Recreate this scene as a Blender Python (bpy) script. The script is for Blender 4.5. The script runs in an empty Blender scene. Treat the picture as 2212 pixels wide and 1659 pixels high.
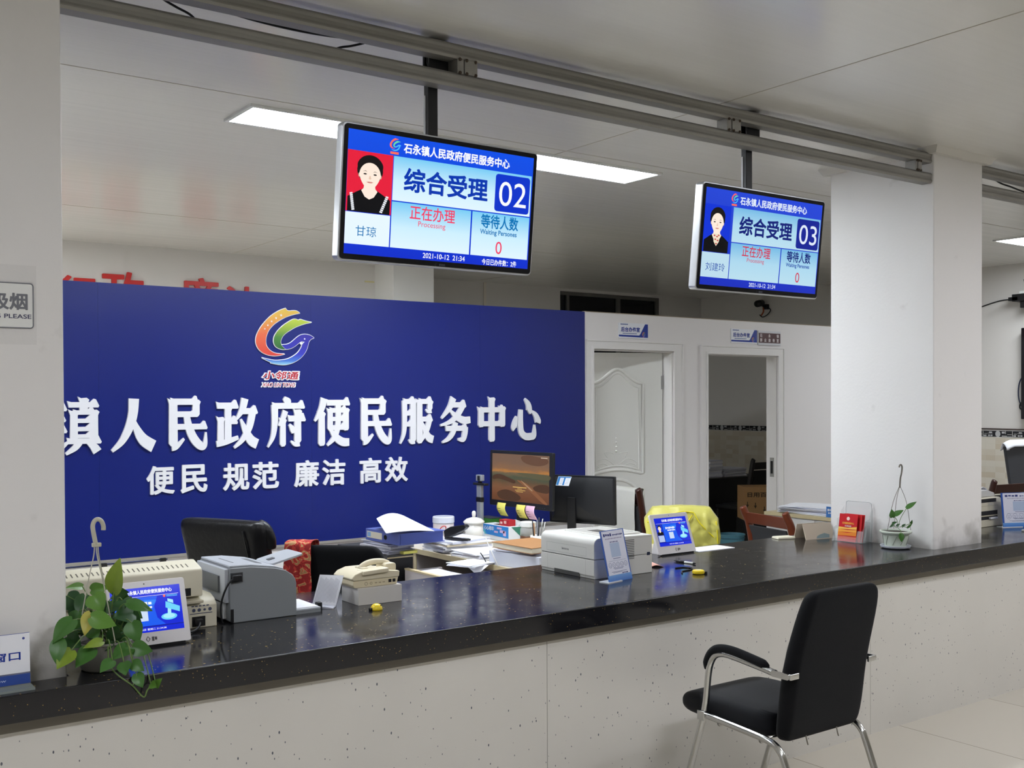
import bpy, bmesh, math, random
from mathutils import Vector, Matrix, noise
random.seed(7)
S = bpy.context.scene
COL = S.collection
PI = math.pi

# ------------------------------------------------------------------ camera
cam_d = bpy.data.cameras.new('camera')
cam = bpy.data.objects.new('camera', cam_d); COL.objects.link(cam)
_F = Vector((0.58712132, 0.80937618, -0.01409766))
_R = Vector((0.80941521, -0.58722205, -0.00415755))
_U = Vector((0.01164347, 0.00896987, 0.99989198))
cam.matrix_world = Matrix(((_R.x, _U.x, -_F.x, 0), (_R.y, _U.y, -_F.y, 0), (_R.z, _U.z, -_F.z, 1.6), (0, 0, 0, 1)))
cam_d.sensor_fit = 'HORIZONTAL'; cam_d.sensor_width = 36.0
cam_d.lens = 2308.392 / 2212 * 36.0
cam_d.shift_y = 71.77 / 2212
cam_d.clip_start = 0.05; cam_d.clip_end = 100
S.camera = cam

# ------------------------------------------------------------------ world, exposure
w = bpy.data.worlds.new('world'); S.world = w; w.use_nodes = True
w.node_tree.nodes['Background'].inputs[0].default_value = (0.02, 0.025, 0.04, 1)
w.node_tree.nodes['Background'].inputs[1].default_value = 0.15
S.view_settings.view_transform = 'Standard'; S.view_settings.look = 'None'
S.view_settings.gamma = 1; S.view_settings.use_curve_mapping = False
S.view_settings.exposure = 0.0
LAMP = 44.0                      # radiance of every ceiling light panel

# ------------------------------------------------------------------ materials
def lin(c):
    r = []
    for v in c[:3]:
        v = v / 255.0
        r.append(v / 12.92 if v <= 0.04045 else ((v + 0.055) / 1.055) ** 2.4)
    return (r[0], r[1], r[2], 1.0)
MATS = {}
def mat(name, col, rough=0.5, metal=0.0, emit=0.0, spec=0.5, alpha=1.0, trans=0.0, coat=0.0, bump=0.0, bscale=60.0, var=0.0, vscale=8.0, ior=1.45, sheen=0.0):
    if name in MATS: return MATS[name]
    m = bpy.data.materials.new(name); m.use_nodes = True
    nt = m.node_tree; b = nt.nodes['Principled BSDF']
    c = lin(col)
    b.inputs['Base Color'].default_value = c
    b.inputs['Roughness'].default_value = rough; b.inputs['Metallic'].default_value = metal
    b.inputs['Specular IOR Level'].default_value = spec; b.inputs['IOR'].default_value = ior
    b.inputs['Alpha'].default_value = alpha; b.inputs['Transmission Weight'].default_value = trans
    b.inputs['Coat Weight'].default_value = coat; b.inputs['Sheen Weight'].default_value = sheen
    if emit:
        b.inputs['Emission Color'].default_value = c; b.inputs['Emission Strength'].default_value = emit
        b.inputs['Base Color'].default_value = (0.01, 0.01, 0.01, 1)
    if var or bump:
        tc = nt.nodes.new('ShaderNodeTexCoord')
    if var:
        n = nt.nodes.new('ShaderNodeTexNoise'); n.inputs['Scale'].default_value = vscale; n.inputs['Detail'].default_value = 5
        nt.links.new(tc.outputs['Object'], n.inputs['Vector'])
        mx = nt.nodes.new('ShaderNodeMix'); mx.data_type = 'RGBA'
        mx.inputs['A'].default_value = tuple(min(1, v * (1 - var)) for v in c[:3]) + (1,)
        mx.inputs['B'].default_value = tuple(min(1, v * (1 + var)) for v in c[:3]) + (1,)
        nt.links.new(n.outputs['Fac'], mx.inputs['Factor']); nt.links.new(mx.outputs['Result'], b.inputs['Base Color'])
    if bump:
        n2 = nt.nodes.new('ShaderNodeTexNoise'); n2.inputs['Scale'].default_value = bscale; n2.inputs['Detail'].default_value = 4
        nt.links.new(tc.outputs['Object'], n2.inputs['Vector'])
        bp = nt.nodes.new('ShaderNodeBump'); bp.inputs['Strength'].default_value = bump; bp.inputs['Distance'].default_value = 0.01
        nt.links.new(n2.outputs['Fac'], bp.inputs['Height']); nt.links.new(bp.outputs['Normal'], b.inputs['Normal'])
    MATS[name] = m
    return m
def grad_mat(name, stops, axis='Z', emit=0.0, rough=0.4, use='Generated'):
    """colour bands printed or displayed along one direction of the object"""
    if name in MATS: return MATS[name]
    m = bpy.data.materials.new(name); m.use_nodes = True
    nt = m.node_tree; b = nt.nodes['Principled BSDF']; b.inputs['Roughness'].default_value = rough
    tc = nt.nodes.new('ShaderNodeTexCoord'); sp = nt.nodes.new('ShaderNodeSeparateXYZ'); rp = nt.nodes.new('ShaderNodeValToRGB')
    nt.links.new(tc.outputs[use], sp.inputs[0]); nt.links.new(sp.outputs[axis], rp.inputs['Fac'])
    e = rp.color_ramp.elements
    e[0].position, e[0].color = stops[0][0], lin(stops[0][1]); e[1].position, e[1].color = stops[-1][0], lin(stops[-1][1])
    for p, c in stops[1:-1]:
        k = e.new(p); k.color = lin(c)
    if emit:
        b.inputs['Base Color'].default_value = (0.01, 0.01, 0.01, 1)
        nt.links.new(rp.outputs['Color'], b.inputs['Emission Color']); b.inputs['Emission Strength'].default_value = emit; b.inputs['Specular IOR Level'].default_value = 0.15
    else:
        nt.links.new(rp.outputs['Color'], b.inputs['Base Color'])
    MATS[name] = m
    return m
def nodes_of(m):
    return m.node_tree, m.node_tree.nodes['Principled BSDF']
def speck_mat(name, base, specks, rough, scale, size, keep, spec=0.5, stretch=(1, 1, 1), var=0.06, dirt=None):
    """stone with small flecks of another colour: random cells of a voronoi pattern"""
    m = mat(name, base, rough=rough, spec=spec); nt, b = nodes_of(m); L = nt.links
    tc = nt.nodes.new('ShaderNodeTexCoord'); mp = nt.nodes.new('ShaderNodeMapping'); mp.inputs['Scale'].default_value = stretch
    L.new(tc.outputs['Object'], mp.inputs['Vector'])
    nz = nt.nodes.new('ShaderNodeTexNoise'); nz.inputs['Scale'].default_value = 3.0; nz.inputs['Detail'].default_value = 6
    L.new(tc.outputs['Object'], nz.inputs['Vector'])
    c = lin(base)
    mx0 = nt.nodes.new('ShaderNodeMix'); mx0.data_type = 'RGBA'
    mx0.inputs['A'].default_value = tuple(v * (1 - var) for v in c[:3]) + (1,); mx0.inputs['B'].default_value = tuple(v * (1 + var) for v in c[:3]) + (1,)
    L.new(nz.outputs['Fac'], mx0.inputs['Factor'])
    last = mx0.outputs['Result']
    for k, (sc, colr) in enumerate(specks):
        v = nt.nodes.new('ShaderNodeTexVoronoi'); v.inputs['Scale'].default_value = scale * sc
        L.new(mp.outputs['Vector'], v.inputs['Vector'])
        sx = nt.nodes.new('ShaderNodeSeparateColor'); L.new(v.outputs['Color'], sx.inputs[0])
        a = nt.nodes.new('ShaderNodeMath'); a.operation = 'GREATER_THAN'; a.inputs[1].default_value = keep; L.new(sx.outputs['Red'], a.inputs[0])
        sz = nt.nodes.new('ShaderNodeMath'); sz.operation = 'MULTIPLY'; sz.inputs[1].default_value = size; L.new(sx.outputs['Green'], sz.inputs[0])
        d = nt.nodes.new('ShaderNodeMath'); d.operation = 'LESS_THAN'; L.new(v.outputs['Distance'], d.inputs[0]); L.new(sz.outputs[0], d.inputs[1])
        f = nt.nodes.new('ShaderNodeMath'); f.operation = 'MULTIPLY'; L.new(a.outputs[0], f.inputs[0]); L.new(d.outputs[0], f.inputs[1])
        mx = nt.nodes.new('ShaderNodeMix'); mx.data_type = 'RGBA'; mx.inputs['B'].default_value = lin(colr)
        L.new(f.outputs[0], mx.inputs['Factor']); L.new(last, mx.inputs['A']); last = mx.outputs['Result']
    L.new(last, b.inputs['Base Color'])
    return m

# ------------------------------------------------------------------ mesh builder
WL = {}                                            # world place of every object's origin
def frame(O, Ux, V):
    Ux = Vector(Ux).normalized(); V = Vector(V).normalized(); N = Ux.cross(V)
    return Matrix(((Ux.x, V.x, N.x, O[0]), (Ux.y, V.y, N.y, O[1]), (Ux.z, V.z, N.z, O[2]), (0, 0, 0, 1)))
def rotz(c, a):
    return Matrix.Translation(Vector(c)) @ Matrix.Rotation(a, 4, 'Z')
class MB:
    def __init__(s, M=None): s.v = []; s.f = []; s.mi = []; s.M = M or Matrix.Identity(4)
    def add(s, vs, fs, mi=0):
        o = len(s.v)
        s.v += [s.M @ Vector(p) for p in vs]
        for f in fs: s.f.append([i + o for i in f]); s.mi.append(mi)
        return s
    def box(s, x0, x1, y0, y1, z0, z1, mi=0):
        return s.add([(x0, y0, z0), (x1, y0, z0), (x1, y1, z0), (x0, y1, z0), (x0, y0, z1), (x1, y0, z1), (x1, y1, z1), (x0, y1, z1)],
                     [(3, 2, 1, 0), (4, 5, 6, 7), (0, 1, 5, 4), (1, 2, 6, 5), (2, 3, 7, 6), (3, 0, 4, 7)], mi)
    def prism(s, poly, z0, z1, mi=0, axis='z', top=None):
        """a polygon (x,y) pushed from z0 to z1; axis 'y' reads it as (x,z) and pushes along y, axis 'x' as (y,z)"""
        n = len(poly); t = top or poly
        if axis == 'z': a = [(x, y, z0) for x, y in poly]; b = [(x, y, z1) for x, y in t]
        elif axis == 'y': a = [(x, z1, y) for x, y in poly]; b = [(x, z0, y) for x, y in t]
        else: a = [(z0, x, y) for x, y in poly]; b = [(z1, x, y) for x, y in t]
        area = sum(poly[i][0] * poly[(i + 1) % n][1] - poly[(i + 1) % n][0] * poly[i][1] for i in range(n))
        fs = [list(range(n))[::-1], list(range(n, 2 * n))] + [[i, (i + 1) % n, n + (i + 1) % n, n + i] for i in range(n)]
        if area < 0: fs = [f[::-1] for f in fs]
        return s.add(a + b, fs, mi)
    def flat(s, poly, z=0.0, mi=0):
        n = len(poly)
        area = sum(poly[i][0] * poly[(i + 1) % n][1] - poly[(i + 1) % n][0] * poly[i][1] for i in range(n))
        ids = list(range(n))
        return s.add([(x, y, z) for x, y in poly], [ids if area > 0 else ids[::-1]], mi)
    def rect(s, x0, x1, y0, y1, z=0.0, mi=0): return s.flat([(x0, y0), (x1, y0), (x1, y1), (x0, y1)], z, mi)
    def ell(s, cx, cy, rx, ry, z=0.0, n=28, mi=0, a0=0, a1=2 * PI):
        return s.flat([(cx + rx * math.cos(a0 + (a1 - a0) * i / n), cy + ry * math.sin(a0 + (a1 - a0) * i / n)) for i in range(n)], z, mi)
    def tube(s, pts, r, n=10, mi=0, closed=False, flatz=1.0):
        pts = [Vector(p) for p in pts]; m = len(pts)
        rs = r if isinstance(r, (list, tuple)) else [r] * m
        vs = []; fs = []; up = None
        for i, p in enumerate(pts):
            if closed: d = pts[(i + 1) % m] - pts[i - 1]
            else: d = pts[min(i + 1, m - 1)] - pts[max(i - 1, 0)]
            if d.length < 1e-9: d = Vector((0, 0, 1))
            d.normalize()
            if up is None:
                up = Vector((0, 0, 1)) if abs(d.z) < 0.9 else Vector((1, 0, 0))
            a = d.cross(up)
            if a.length < 1e-6: a = d.cross(Vector((0, 1, 0)))
            a.normalize(); up = a.cross(d).normalized()
            for k in range(n):
                t = 2 * PI * k / n
                vs.append(p + a * (rs[i] * math.cos(t)) + up * (rs[i] * flatz * math.sin(t)))
        for i in range(m if closed else m - 1):
            j = (i + 1) % m
            for k in range(n):
                fs.append((i * n + k, i * n + (k + 1) % n, j * n + (k + 1) % n, j * n + k))
        if not closed: fs += [tuple(range(n))[::-1], tuple(range((m - 1) * n, m * n))]
        return s.add(vs, fs, mi)
    def lathe(s, prof, c=(0, 0, 0), n=32, mi=0, sx=1.0, sy=1.0):
        vs = []; fs = []; m = len(prof)
        for r, z in prof:
            for k in range(n):
                t = 2 * PI * k / n; vs.append((c[0] + r * sx * math.cos(t), c[1] + r * sy * math.sin(t), c[2] + z))
        for i in range(m - 1):
            for k in range(n): fs.append((i * n + k, i * n + (k + 1) % n, (i + 1) * n + (k + 1) % n, (i + 1) * n + k))
        if prof[0][0] > 1e-6: fs.append(tuple(range(n))[::-1])
        if prof[-1][0] > 1e-6: fs.append(tuple(range((m - 1) * n, m * n)))
        return s.add(vs, fs, mi)
    def loft(s, rows, mi=0, caps=True):
        n = len(rows[0]); vs = []; fs = []
        for r in rows: vs += r
        for j in range(len(rows) - 1):
            for i in range(n): fs.append((j * n + i, j * n + (i + 1) % n, (j + 1) * n + (i + 1) % n, (j + 1) * n + i))
        if caps: fs += [tuple(range(n))[::-1], tuple(range((len(rows) - 1) * n, len(rows) * n))]
        return s.add(vs, fs, mi)
    def grid(s, fn, nu, nv, mi=0):
        vs = [fn(i / nu, j / nv) for j in range(nv + 1) for i in range(nu + 1)]
        fs = [(j * (nu + 1) + i, j * (nu + 1) + i + 1, (j + 1) * (nu + 1) + i + 1, (j + 1) * (nu + 1) + i) for j in range(nv) for i in range(nu)]
        return s.add(vs, fs, mi)
    def ball(s, c, r, n=16, m=10, mi=0, sz=1.0):
        return s.lathe([(r * math.sin(PI * i / m) + (1e-7 if i in (0, m) else 0), -r * sz * math.cos(PI * i / m)) for i in range(m + 1)], c, n, mi)
    def build(s, name, mats, parent=None, bevel=0.0, smooth=False, solid=0.0, sub=0, seg=2, loc=None, soff=-1):
        base = WL[parent] if parent is not None else Vector(loc if loc is not None else (0, 0, 0))
        me = bpy.data.meshes.new(name)
        me.from_pydata([tuple(v - base) for v in s.v], [], s.f)
        ms = mats if isinstance(mats, (list, tuple)) else [mats]
        for m in ms: me.materials.append(m)
        if len(ms) > 1: me.polygons.foreach_set('material_index', s.mi)
        me.update()
        if smooth: me.shade_smooth()
        o = bpy.data.objects.new(name, me); COL.objects.link(o)
        if parent is not None: o.parent = parent
        else: o.location = base
        WL[o] = base
        if solid:
            d = o.modifiers.new('thick', 'SOLIDIFY'); d.thickness = solid; d.offset = soff
        if bevel:
            d = o.modifiers.new('edge', 'BEVEL'); d.width = bevel; d.segments = seg; d.limit_method = 'ANGLE'; d.angle_limit = math.radians(40); d.harden_normals = False
            me.shade_smooth()
            e = o.modifiers.new('wn', 'WEIGHTED_NORMAL'); e.keep_sharp = False
        if sub:
            d = o.modifiers.new('sub', 'SUBSURF'); d.levels = sub; d.render_levels = sub
        return o
def tag(o, label=None, cat=None, group=None, kind=None):
    if label: o['label'] = label
    if cat: o['category'] = cat
    if group: o['group'] = group
    if kind: o['kind'] = kind
    return o
def thing(name, label, cat, loc, group=None):
    o = bpy.data.objects.new(name, None); COL.objects.link(o); o.location = loc; o.empty_display_size = 0.1
    WL[o] = Vector(loc)
    return tag(o, label, cat, group)
def struct(o): o['kind'] = 'structure'; return o
def copy_tree(o, parent=None):
    c = o.copy(); COL.objects.link(c); WL[c] = WL[o]
    if parent is not None: c.parent = parent
    for ch in list(o.children): copy_tree(ch, c)
    return c

# ------------------------------------------------------------------ lettering
_TX = {}
def glyphs(s, res=5):
    """flat letter shapes: vertices, faces and the loops of border edges"""
    k = (s, res)
    if k in _TX: return _TX[k]
    c = bpy.data.curves.new('lettering', 'FONT'); c.body = s; c.size = 1.0; c.resolution_u = res
    o = bpy.data.objects.new('lettering', c); COL.objects.link(o)
    dg = bpy.context.evaluated_depsgraph_get()
    me = bpy.data.meshes.new_from_object(o.evaluated_get(dg))
    bm = bmesh.new(); bm.from_mesh(me); bmesh.ops.remove_doubles(bm, verts=bm.verts, dist=1e-5)
    bm.verts.index_update()
    vs = [(v.co.x, v.co.y) for v in bm.verts]; fs = [[v.index for v in f.verts] for f in bm.faces]
    es = []
    for f in bm.faces:
        for l in f.loops:
            if len(l.edge.link_faces) == 1: es.append((l.vert.index, l.link_loop_next.vert.index))
    bm.free(); bpy.data.objects.remove(o); bpy.data.curves.remove(c); bpy.data.meshes.remove(me)
    _TX[k] = (vs, fs, es)
    return _TX[k]
def text(name, s, m, parent, M, x0, x1, y0, y1, z=0.0, bold=0.0, depth=0.0, shear=0.0, res=5, boldy=None):
    """a line of lettering fitted to the rectangle x0..x1, y0..y1 of the plane M; bold swells the strokes (em units)"""
    vs, fs, es = glyphs(s, res)
    if not vs: return None
    by = bold if boldy is None else boldy
    lo = [min(v[i] for v in vs) - (bold, by)[i] for i in (0, 1)]; hi = [max(v[i] for v in vs) + (bold, by)[i] for i in (0, 1)]
    sx = (x1 - x0) / max(1e-6, hi[0] - lo[0]); sy = (y1 - y0) / max(1e-6, hi[1] - lo[1])
    b = MB(M)
    def P(x, y, zz):
        yy = (y - lo[1]) * sy
        return (x0 + (x - lo[0]) * sx + shear * yy, y0 + yy, zz)
    zt = z + depth
    b.add([P(x, y, zt) for x, y in vs], fs)
    if depth:
        n = len(vs)
        b.add([P(x, y, zt) for x, y in vs] + [P(x, y, z) for x, y in vs], [(j, i, i + n, j + n) for i, j in es])
    if bold:
        K = 8; cnt = [0]
        def pris(poly):
            n = len(poly); cnt[0] += 1; zt = z + depth + ((cnt[0] * 7) % 23 + 1) * (-0.000022 if depth else 0.000013)
            if depth: b.add([P(x, y, zt) for x, y in poly] + [P(x, y, z) for x, y in poly], [list(range(n))] + [[(i + 1) % n, i, i + n, (i + 1) % n + n] for i in range(n)])
            else: b.add([P(x, y, zt) for x, y in poly], [list(range(n))])
        for i in set([e[0] for e in es]):
            x, y = vs[i]; pris([(x + bold * math.cos(2 * PI * k / K + .39), y + by * math.sin(2 * PI * k / K + .39)) for k in range(K)])
        for i, j in es:
            (xa, ya), (xb, yb) = vs[i], vs[j]
            dx, dy = xb - xa, yb - ya; l = math.hypot(dx / bold, dy / by)
            if l < 1e-6: continue
            nx, ny = dy / by / l * bold, -dx / bold / l * by       # outward of the letter
            pris([(xa, ya), (xa + nx, ya + ny), (xb + nx, yb + ny), (xb, yb)])
    return b.build(name, m, parent)
def smooth_path(pts, n=6, closed=False):
    P = [Vector(p) if len(p) == 3 else Vector((p[0], p[1], 0)) for p in pts]; m = len(P); out = []
    for i in range(m if closed else m - 1):
        p0 = P[(i - 1) % m] if closed or i > 0 else P[0]; p1 = P[i]; p2 = P[(i + 1) % m]
        p3 = P[(i + 2) % m] if closed or i + 2 < m else P[-1]
        for k in range(n):
            t = k / n
            out.append(0.5 * ((2 * p1) + (p2 - p0) * t + (2 * p0 - 5 * p1 + 4 * p2 - p3) * t * t + (3 * p1 - p0 - 3 * p2 + p3) * t ** 3))
    if not closed: out.append(P[-1])
    return out
def sharp_smooth(pts, n=5, lim=50):
    """closed outline smoothed everywhere except at its sharp tips"""
    m = len(pts); cor = []
    for i in range(m):
        a = Vector((pts[i][0] - pts[i - 1][0], pts[i][1] - pts[i - 1][1])); b = Vector((pts[(i + 1) % m][0] - pts[i][0], pts[(i + 1) % m][1] - pts[i][1]))
        if math.degrees(a.angle(b)) > lim: cor.append(i)
    if not cor: return [(p.x, p.y) for p in smooth_path(pts, n, closed=True)]
    out = []
    for k, c in enumerate(cor):
        e = cor[(k + 1) % len(cor)]
        if e <= c: e += m
        seg = [pts[i % m] for i in range(c, e + 1)]
        out += [(p.x, p.y) for p in smooth_path(seg, n)][:-1]
    return out
def rrect(x0, x1, y0, y1, r, n=5):
    out = []
    for cx, cy, a in ((x1 - r, y1 - r, 0), (x0 + r, y1 - r, PI / 2), (x0 + r, y0 + r, PI), (x1 - r, y0 + r, 1.5 * PI)):
        for i in range(n + 1): out.append((cx + r * math.cos(a + PI / 2 * i / n), cy + r * math.sin(a + PI / 2 * i / n)))
    return out
def blobs(name, n, m, parent, M, x0, x1, y0, y1, z, gap=.22):
    """a line of print too small to read: one small block per character"""
    b = MB(M); p = (x1 - x0) / n
    for k in range(n):
        b.rect(x0 + p * k, x0 + p * (k + 1 - gap), y0 + (y1 - y0) * .12 * ((k * 5) % 3 - 1), y1 - (y1 - y0) * .10 * ((k * 7) % 3), z)
    return b.build(name, m, parent)
# ------------------------------------------------------------------ setting materials
paint = mat('white_paint', (226, 224, 218), rough=0.55, spec=0.35, var=0.025, vscale=1.3, bump=0.05, bscale=90)
paint_warm = mat('office_paint', (214, 210, 204), rough=0.6, spec=0.3, var=0.03, vscale=1.1)
part_paint = mat('partition_paint', (226, 222, 220), rough=0.45, spec=0.4, var=0.015, vscale=1.0)
white_gloss = mat('door_paint', (228, 227, 221), rough=0.28, spec=0.5)
casing_m = mat('casing_paint', (226, 223, 220), rough=0.35, spec=0.45)
def ceiling_material():
    m = mat('ceiling_panel', (222, 220, 213), rough=0.2, spec=0.5, var=0.05, vscale=0.9); nt, b = nodes_of(m); L = nt.links
    tc = nt.nodes.new('ShaderNodeTexCoord')
    # long narrow boards: faint ribs running along x make the reflections streak
    mp = nt.nodes.new('ShaderNodeMapping'); mp.inputs['Scale'].default_value = (0.6, 14, 1); L.new(tc.outputs['Object'], mp.inputs['Vector'])
    n = nt.nodes.new('ShaderNodeTexNoise'); n.inputs['Scale'].default_value = 1.6; n.inputs['Detail'].default_value = 3; L.new(mp.outputs['Vector'], n.inputs['Vector'])
    bp = nt.nodes.new('ShaderNodeBump'); bp.inputs['Strength'].default_value = 0.06; bp.inputs['Distance'].default_value = 0.02
    L.new(n.outputs['Fac'], bp.inputs['Height']); L.new(bp.outputs['Normal'], b.inputs['Normal'])
    mr = nt.nodes.new('ShaderNodeMapRange'); mr.inputs['To Min'].default_value = 0.13; mr.inputs['To Max'].default_value = 0.27
    L.new(n.outputs['Fac'], mr.inputs['Value']); L.new(mr.outputs['Result'], b.inputs['Roughness'])
    return m
ceil_m = ceiling_material()
seam_m = mat('ceiling_seam', (176, 169, 154), rough=0.6)
def tile_floor():
    m = mat('floor_tile', (206, 197, 180), rough=0.18, spec=0.5); nt, b = nodes_of(m); L = nt.links
    tc = nt.nodes.new('ShaderNodeTexCoord'); mp = nt.nodes.new('ShaderNodeMapping'); mp.inputs['Location'].default_value = (-3.815, -3.135, 0)
    L.new(tc.outputs['Object'], mp.inputs['Vector'])
    br = nt.nodes.new('ShaderNodeTexBrick'); br.offset = 0.0; br.squash = 1.0
    br.inputs['Scale'].default_value = 1.0; br.inputs['Brick Width'].default_value = 0.8; br.inputs['Row Height'].default_value = 0.8
    br.inputs['Mortar Size'].default_value = 0.0018; br.inputs['Mortar Smooth'].default_value = 0.0
    br.inputs['Color1'].default_value = lin((208, 202, 188)); br.inputs['Color2'].default_value = lin((202, 196, 182)); br.inputs['Mortar'].default_value = lin((120, 108, 90))
    L.new(mp.outputs['Vector'], br.inputs['Vector']); L.new(br.outputs['Color'], b.inputs['Base Color'])
    return m
floor_m = tile_floor()
def dado_tiles():
    m = mat('dado_tile', (198, 190, 172), rough=0.25); nt, b = nodes_of(m); L = nt.links
    tc = nt.nodes.new('ShaderNodeTexCoord'); sp = nt.nodes.new('ShaderNodeSeparateXYZ'); cb = nt.nodes.new('ShaderNodeCombineXYZ')
    L.new(tc.outputs['Object'], sp.inputs[0]); ad = nt.nodes.new('ShaderNodeMath'); L.new(sp.outputs['X'], ad.inputs[0]); L.new(sp.outputs['Y'], ad.inputs[1])
    L.new(ad.outputs[0], cb.inputs['X']); L.new(sp.outputs['Z'], cb.inputs['Y'])
    br = nt.nodes.new('ShaderNodeTexBrick'); br.offset = 0.0
    br.inputs['Scale'].default_value = 1.0; br.inputs['Brick Width'].default_value = 0.10; br.inputs['Row Height'].default_value = 0.056
    br.inputs['Mortar Size'].default_value = 0.0012; br.inputs['Bias'].default_value = -0.25
    br.inputs['Color1'].default_value = lin((206, 200, 186)); br.inputs['Color2'].default_value = lin((188, 174, 150)); br.inputs['Mortar'].default_value = lin((200, 194, 180))
    L.new(cb.outputs[0], br.inputs['Vector']); L.new(br.outputs['Color'], b.inputs['Base Color'])
    return m
dado_m = dado_tiles()
black_stone = speck_mat('black_counter_stone', (25, 25, 28), [(1.0, (176, 146, 76)), (1.5, (150, 124, 66)), (2.3, (128, 106, 62))], 0.10, 50.0, 0.21, 0.62, spec=0.55, var=0.3)
# fine scratches and smears in the polish
def scratch(m, lo, hi, scale):
    nt, b = nodes_of(m); L = nt.links
    tc = nt.nodes.new('ShaderNodeTexCoord'); n = nt.nodes.new('ShaderNodeTexNoise'); n.inputs['Scale'].default_value = scale; n.inputs['Detail'].default_value = 8; n.inputs['Roughness'].default_value = 0.65
    L.new(tc.outputs['Object'], n.inputs['Vector'])
    mr = nt.nodes.new('ShaderNodeMapRange'); mr.inputs['From Min'].default_value = 0.35; mr.inputs['From Max'].default_value = 0.7
    mr.inputs['To Min'].default_value = lo; mr.inputs['To Max'].default_value = hi
    L.new(n.outputs['Fac'], mr.inputs['Value']); L.new(mr.outputs['Result'], b.inputs['Roughness'])
scratch(black_stone, 0.09, 0.22, 5.0)
terrazzo = speck_mat('speckled_white_stone', (212, 209, 201), [(1.0, (92, 96, 104)), (1.7, (110, 112, 118)), (1.3, (70, 76, 88))], 0.22, 30.0, 0.135, 0.66, stretch=(1.25, 1, 0.7))
strip_m = mat('grey_stone_strip', (120, 114, 103), rough=0.5)

# ------------------------------------------------------------------ lights of the room
lamp_m = mat('lamp_diffuser', (240, 247, 255), emit=LAMP)
lampframe_m = mat('lamp_frame', (225, 225, 222), rough=0.4)
CZ = 2.905
hall_lamp_m = mat('hall_lamp_diffuser', (243, 245, 255), emit=LAMP)
def ceiling_light(x0, y0, label, L=1.2, W=0.32, group='ceiling light panels', m=None):
    t = thing('ceiling_light', label, 'light', (x0 + L / 2, y0 + W / 2, CZ - 0.012), group)
    f = 0.018
    b = MB(); b.box(x0, x0 + L, y0, y0 + f, CZ - .012, CZ); b.box(x0, x0 + L, y0 + W - f, y0 + W, CZ - .012, CZ)
    b.box(x0, x0 + f, y0 + f, y0 + W - f, CZ - .012, CZ); b.box(x0 + L - f, x0 + L, y0 + f, y0 + W - f, CZ - .012, CZ)
    b.build('frame', lampframe_m, t)
    b = MB(); b.box(x0 + f, x0 + L - f, y0 + f, y0 + W - f, CZ - .008, CZ - .002); b.build('diffuser', m or lamp_m, t)
    return t
ceiling_light(1.826, 4.442, 'lit ceiling panel partly hidden by the hanging screen showing number 02, on its window-plant side')
ceiling_light(3.09, 4.442, 'lit ceiling panel whose far end shows between the two hanging screens')
ceiling_light(8.30, 4.442, 'lit ceiling panel in the bay past the white pillar, above the tiled wall')
ceiling_light(-1.0, 7.45, 'ceiling light panel over the space behind the blue board')
ceiling_light(0.40, 7.45, 'ceiling light panel over the space behind the blue board')
ceiling_light(3.72, 6.92, 'ceiling light panel over the space behind the blue board', L=.7)
ceiling_light(-0.75, 4.442, 'ceiling light panel over the staff side, hidden by the sign pillar')
for k, (x, y) in enumerate(((-1.6, .5), (1.7, .35), (5.0, 1.05), (8.0, .5))):
    ceiling_light(x, y, 'ceiling light panel over the public hall in front of the counter', m=hall_lamp_m)

# ------------------------------------------------------------------ room shell
X0, X1, Y0, YB = -3.0, 9.94, -4.5, 9.6
struct(MB().box(X0 - .1, X1 + .1, Y0 - .1, YB + .1, -0.1, 0.0).build('floor', floor_m))
struct(MB().box(X0 - .1, X1 + .1, Y0 - .1, YB + .1, CZ, CZ + 0.1).build('ceiling', ceil_m))
b = MB()
for x in (0.56, 3.51, 6.46): b.box(x - .003, x + .003, Y0, YB, CZ - .0012, CZ + .001)
for y in (4.346, 1.3, 7.4): b.box(X0, X1, y - .0025, y + .0025, CZ - .0012, CZ + .001)
struct(b.build('trim_1', seam_m))
struct(MB().box(X0 - .1, X0, Y0, YB, 0, CZ).build('wall_left', paint))
struct(MB().box(X0, X1, Y0 - .1, Y0, 0, CZ).build('wall_front', paint))
# back wall: nearer part, pillar stub, farther part with the window opening
b = MB(); b.box(X0, 4.91, 8.97, 9.07, 0, CZ); b.box(4.91, 5.01, 8.97, YB, 0, CZ)
struct(b.build('wall_back', paint_warm))
W0, W1, WZ0, WZ1 = 7.653, 9.235, 1.3, 2.875
b = MB(); b.box(5.01, W0, YB, YB + .12, 0, CZ); b.box(W1, X1 + .1, YB, YB + .12, 0, CZ); b.box(W0, W1, YB, YB + .12, 0, WZ0); b.box(W0, W1, YB, YB + .12, WZ1, CZ)
struct(b.build('wall_back_far', paint_warm))
struct(MB().box(4.91, 5.344, 8.617, 8.97, 0, CZ).build('wall_pillar_back', mat('pillar_paint', (232, 231, 227), rough=0.5)))
struct(MB().box(6.585, 6.615, YB - .012, YB, 0, CZ).build('trim_2', mat('pipe_paint', (216, 208, 194), rough=0.5)))
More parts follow.
